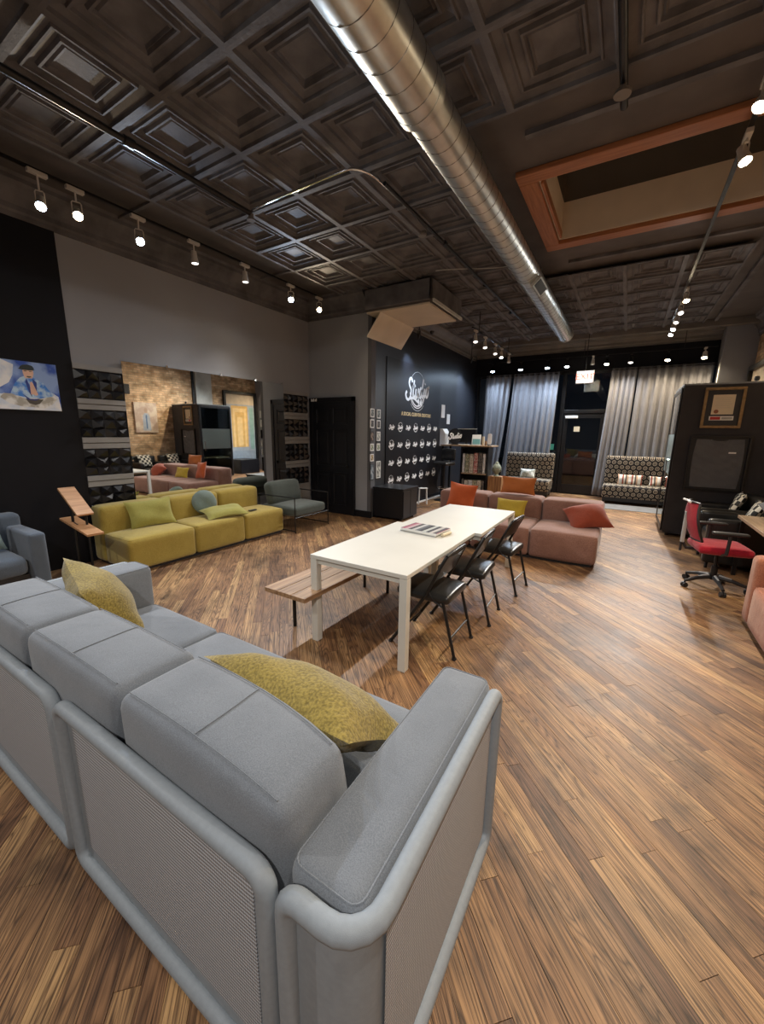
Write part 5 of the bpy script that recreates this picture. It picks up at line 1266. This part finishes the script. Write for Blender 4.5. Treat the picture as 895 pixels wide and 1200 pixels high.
frame4(G(), .76, .88, .03, -.06, -.002).build('frame', 'blackmetal', tf, bevel=.003); G().box(-.35, .35, -.012, -.004, -.41, .41).build('backing', 'blackplastic', tf)
g = G(); vs_ = []; fs = []; nn = 30; rg = random.Random(5)
for i in range(nn + 1):
    for j in range(nn + 1):
        u = -1 + 2 * i / nn; v = -1 + 2 * j / nn
        x = u * (.315 - .02 * v * v); z = v * .385 - (.035 * math.exp(-(u / .3) ** 2) if j == nn else 0) * 1
        rr_ = math.hypot(u * 1.0, v - 1.0); y = -.03 - .006 * math.sin(16 * rr_ + 2 * u) * (1 if v > -.2 else .6) - .005 * math.sin(7 * u * v + 3 * v) - .004 * math.sin(23 * v + 9 * u)
        vs_.append((x, y, z))
for i in range(nn):
    for j in range(nn): a_ = i * (nn + 1) + j; fs.append((a_, a_ + nn + 1, a_ + nn + 2, a_ + 1))
g.add(vs_, fs).build('shirt', 'tee', tf, smooth=True)
G().tube([(.11 * math.cos(t), -.042, .385 - .075 * math.sin(t)) for t in [PI * i / 12 for i in range(13)]], .006, 6).build('collar', 'tee', tf, smooth=True)
G().box(.125, .215, -.052, -.047, .168, .190).build('chest_print', 'white_print', tf)
cm = thing('security_camera', 'small white camera with black head on top of the booth', 'camera', (1.60, 8.42, BH + .001))
G().lathe([(.035, 0), (.03, .03), (.015, .05)], n=14).build('foot', 'whitemetal', cm, smooth=True); G().lathe([(.001, .04), (.03, .055), (.036, .085), (.03, .115), (.001, .125)], n=16).build('head', 'blackplastic', cm, smooth=True)

# ================================================================== RIGHT SIDE: office chair, desk, tub chairs
oc = thing('office_chair', 'black swivel office chair with red seat and red mesh back', 'office chair', (1.02, 5.62, 0), math.radians(8))
for k in range(5):
    t = math.radians(200 + k * 72); d_ = Vector((math.cos(t), math.sin(t), 0))
    l = G().tube([d_ * .04 + Vector((0, 0, .13)), d_ * .17 + Vector((0, 0, .115)), d_ * .30 + Vector((0, 0, .075))], [.026, .022, .016], n=8).build('base_leg', 'blackplastic', oc, smooth=True)
    G().tube([d_ * .05 + Vector((0, 0, .152)), d_ * .16 + Vector((0, 0, .134))], [.014, .008], 6).build('leg_cap', 'greyprint', l)
    pd = Vector((-d_.y, d_.x, 0)); c0 = d_ * .30 + Vector((0, 0, .028))
    G().cyl(c0 - pd * .026, c0 - pd * .006, .028).cyl(c0 + pd * .006, c0 + pd * .026, .028).cyl(c0, c0 + Vector((0, 0, .04)), .01).build('castor', 'blackplastic', oc)
G().cyl((0, 0, .10), (0, 0, .26), .032).cyl((0, 0, .26), (0, 0, .42), .018).build('gas_column', 'blackmetal', oc, smooth=True)
G().box(-.12, .12, -.08, .08, .40, .44).build('mechanism', 'blackplastic', oc, bevel=.01)
G().soft(-.24, .25, -.24, .24, .44, .52, .04, (0, 0, .018)).build('seat', 'red', oc, smooth=True)
g = G(); vs_ = []; fs = []
for k in range(2):
    for i in range(11):
        v = -1 + .2 * i
        for j in range(7):
            q = j / 6; z = .56 + .42 * q; hw_ = .17 + .05 * math.sin(PI * min(1, q * 1.1)); x = -.25 - .05 * math.sin(PI * q * .9) - .06 * q + .05 * v * v; vs_.append((x - .012 * k, v * hw_, z))
for i in range(10):
    for j in range(6): a_ = i * 7 + j; fs += [(a_, a_ + 7, a_ + 8, a_ + 1), (77 + a_ + 1, 77 + a_ + 8, 77 + a_ + 7, 77 + a_)]
g.add(vs_, fs).build('backrest', 'red', oc, smooth=True)
ot = [vs_[i * 7 + 6] for i in range(11)] + [vs_[70 + j] for j in range(5, -1, -1)] + [vs_[i * 7] for i in range(9, -1, -1)] + [vs_[j] for j in range(1, 6)]
G().tube([(p[0] - .006, p[1], p[2]) for p in ot], .013, 8, closed=True).build('back_frame', 'blackplastic', oc, smooth=True)
G().tube([(-.36, -.12, .985), (-.355, 0, .99), (-.36, .12, .985)], .012, 8).build('top_trim', 'whitemetal', oc)
G().box(-.36, -.325, -.022, .022, .50, .86).build('spine', 'greyprint', oc, bevel=.008); G().tube([(-.10, 0, .43), (-.30, 0, .44), (-.345, 0, .52)], .018, 8).build('spine_arm', 'blackplastic', oc, smooth=True)
G().cyl((-.35, .0, .40), (-.35, .0, .50), .012).build('lever', 'blackplastic', oc)
for s_ in (-1, 1):
    G().tube([(-.03, s_ * .20, .44), (-.02, s_ * .29, .47), (-.01, s_ * .29, .68)], .017, 8).build('arm_post', 'blackplastic', oc, smooth=True)
    G().soft(-.17, .14, s_ * .29 - .035, s_ * .29 + .035, .68, .71, .015, (0, 0, .003)).build('armrest', 'blackplastic', oc, smooth=True)
dk = thing('desk', 'wooden desk top on black legs cut off by the right picture edge', 'desk', (1.28, 5.02, 0))
G().box(0, .80, 0, 1.35, .72, .755).build('desktop', 'deskwood', dk, bevel=.004)
for x in (.05, .75):
    for y in (.05, 1.30): G().box(x - .02, x + .02, y - .02, y + .02, 0, .72).build('leg', 'blackmetal', dk)
def tub(label, y):
    t = thing('tub_chair', label, 'armchair', (1.02, y, 0), 0, 'black tub chairs by the brick wall')
    # faces -x
    G().soft(.04, .62, .12, .68, .10, .46, .05, (0, 0, .02)).build('seat', 'leather', t, smooth=True)
    G().soft(.62, .80, .0, .80, .08, .84, .05, (.01, 0, .01)).build('backrest', 'leather', t, smooth=True)
    G().soft(0, .62, 0, .12, .08, .66, .04, (0, 0, .006)).build('arm', 'leather', t, smooth=True); G().soft(0, .62, .68, .80, .08, .66, .04, (0, 0, .006)).build('arm', 'leather', t, smooth=True)
    for x in (.06, .72):
        for yy in (.06, .74): G().cyl((x, yy, 0), (x, yy, .09), .018, n=8).build('foot', 'blackmetal', t)
    return t
tub('black padded chair nearer the desk with plaid cushion', 6.42); tub('black padded chair against the booth with plaid cushion', 7.36)
M['plaid'] = plaid_mat('black_cream_plaid')
cushion('black and cream plaid cushion on the black chair nearer the desk', 'plaid', .44, .40, .06, pose((1.52, 6.82, .70), (-1, .1, .35)), 51)
cushion('black and cream plaid cushion on the black chair against the booth', 'plaid', .44, .40, .06, pose((1.52, 7.76, .70), (-1, .1, .35)), 52)
bgk = G().pillow(.5, .34, .11, 16, 9); bgk = bgk.build('black_bag', 'tee', None, smooth=True, weld=True); bgk.matrix_world = pose((1.62, 6.26, .84), (0, -.2, 1), (0, 1, 0)); bgk.location = (1.66, 6.10, .885); tag(bgk, 'soft dark grey bag lying on the far end of the wooden desk', 'bag')

# ================================================================== BRICK WALL PICTURES (seen in the mirror)
pa = thing('canvas_painting', 'pale portrait canvas hung on the brick wall, visible in the mirror', 'painting', (XR - .002, 7.35, 2.05))
G().box(-.04, 0, -.36, .36, -.48, .48).build('canvas', picture_mat('painting_ground', (0.55, 0.42, 0.34), (0.72, 0.62, 0.5), 5), pa)
g = G(); X_ = -.0412
def wp(g, pts, d): return g.add([(-.0405 - d, -u, v) for u, v in pts], [tuple(reversed(range(len(pts))))])
wp(g, [(-.13, -.42), (.13, -.42), (.11, .05), (.05, .14), (-.05, .14), (-.11, .05)], .001); g.k = 1; wp(g, [(-.045, .15), (.045, .15), (.055, .25), (.03, .31), (-.03, .31), (-.055, .25)], .001)
g.k = 2; wp(g, [(-.02, -.36), (.02, -.36), (.025, .05), (0, .1), (-.025, .05)], .002)
g.build('figure', [plain('paint_pale_blue', (0.42, 0.48, 0.56), .7), plain('paint_skin', (0.5, 0.36, 0.27), .7), plain('paint_blue', (0.12, 0.2, 0.36), .7)], pa)
mu = thing('framed_mural', 'tall black-framed print of a golden doorway on the brick wall, visible in the mirror', 'picture', (XR - .002, 11.15, .20))
G().box(-.10, 0, -.80, .80, 2.90, 3.0).box(-.10, 0, -.80, .80, 0, .10).box(-.10, 0, -.80, -.70, .1, 2.9).box(-.10, 0, .70, .80, .1, 2.9).build('frame', 'blackmetal', mu, bevel=.006)
G().box(-.03, -.01, -.70, .70, .1, 2.9).build('print', plain('print_blue_grey', (0.36, 0.42, 0.5), .5), mu)
g = G()
for (u0, u1, v0, v1, k) in ((-.7, .7, 2.5, 2.9, 0), (-.35, .45, .8, 2.45, 1), (-.28, .38, .8, 2.35, 2), (-.18, .28, .8, 2.2, 1), (-.08, .18, .85, 2.0, 2), (.5, .68, .6, 2.4, 3), (-.65, -.45, .7, 2.4, 3), (-.7, .7, .1, .65, 4)):
    g.k = k; wp(g, [(u0, v0), (u1, v0), (u1, v1), (u0, v1)], -.0085 + .0003 * (len(g.f)))
g.build('doorway_picture', [plain('print_cream', (0.62, 0.52, 0.40), .5), plain('print_gold', (0.72, 0.46, 0.16), .5), plain('print_amber', (0.85, 0.62, 0.30), .5), plain('print_teal', (0.25, 0.42, 0.42), .5), plain('print_floor', (0.30, 0.38, 0.48), .5)], mu)
bx = thing('wall_control', 'small white control box with conduit on the brick wall, visible in the mirror', 'control box', (XR - .002, 12.2, 1.55))
G().box(-.08, 0, -.1, .1, 0, .3).build('case', 'whitemetal', bx, bevel=.008); G().box(-.06, 0, .0, .08, -.55, -.4).build('outlet', 'whitemetal', bx); G().cyl((-.02, .1, .3), (-.02, .1, 2.3), .015).build('conduit', 'greyprint', bx)
sp = thing('wall_speaker', 'small black wall speaker high on the brick wall, visible at the mirror edge', 'speaker', (XR - .002, 6.75, 2.9))
G().box(-.2, -.06, -.09, .09, -.15, .15).build('case', 'blackplastic', sp, bevel=.01); G().box(-.06, 0, -.02, .02, -.02, .02).build('bracket', 'blackmetal', sp)
# raised grey seat block in front of the mural
lk = tag(G().box(1.25, 2.08, 10.3, 11.2, 0, .55).build('storage_chest', 'blackgloss', bevel=.01), 'low black chest before the tall framed print behind the booth', 'chest')
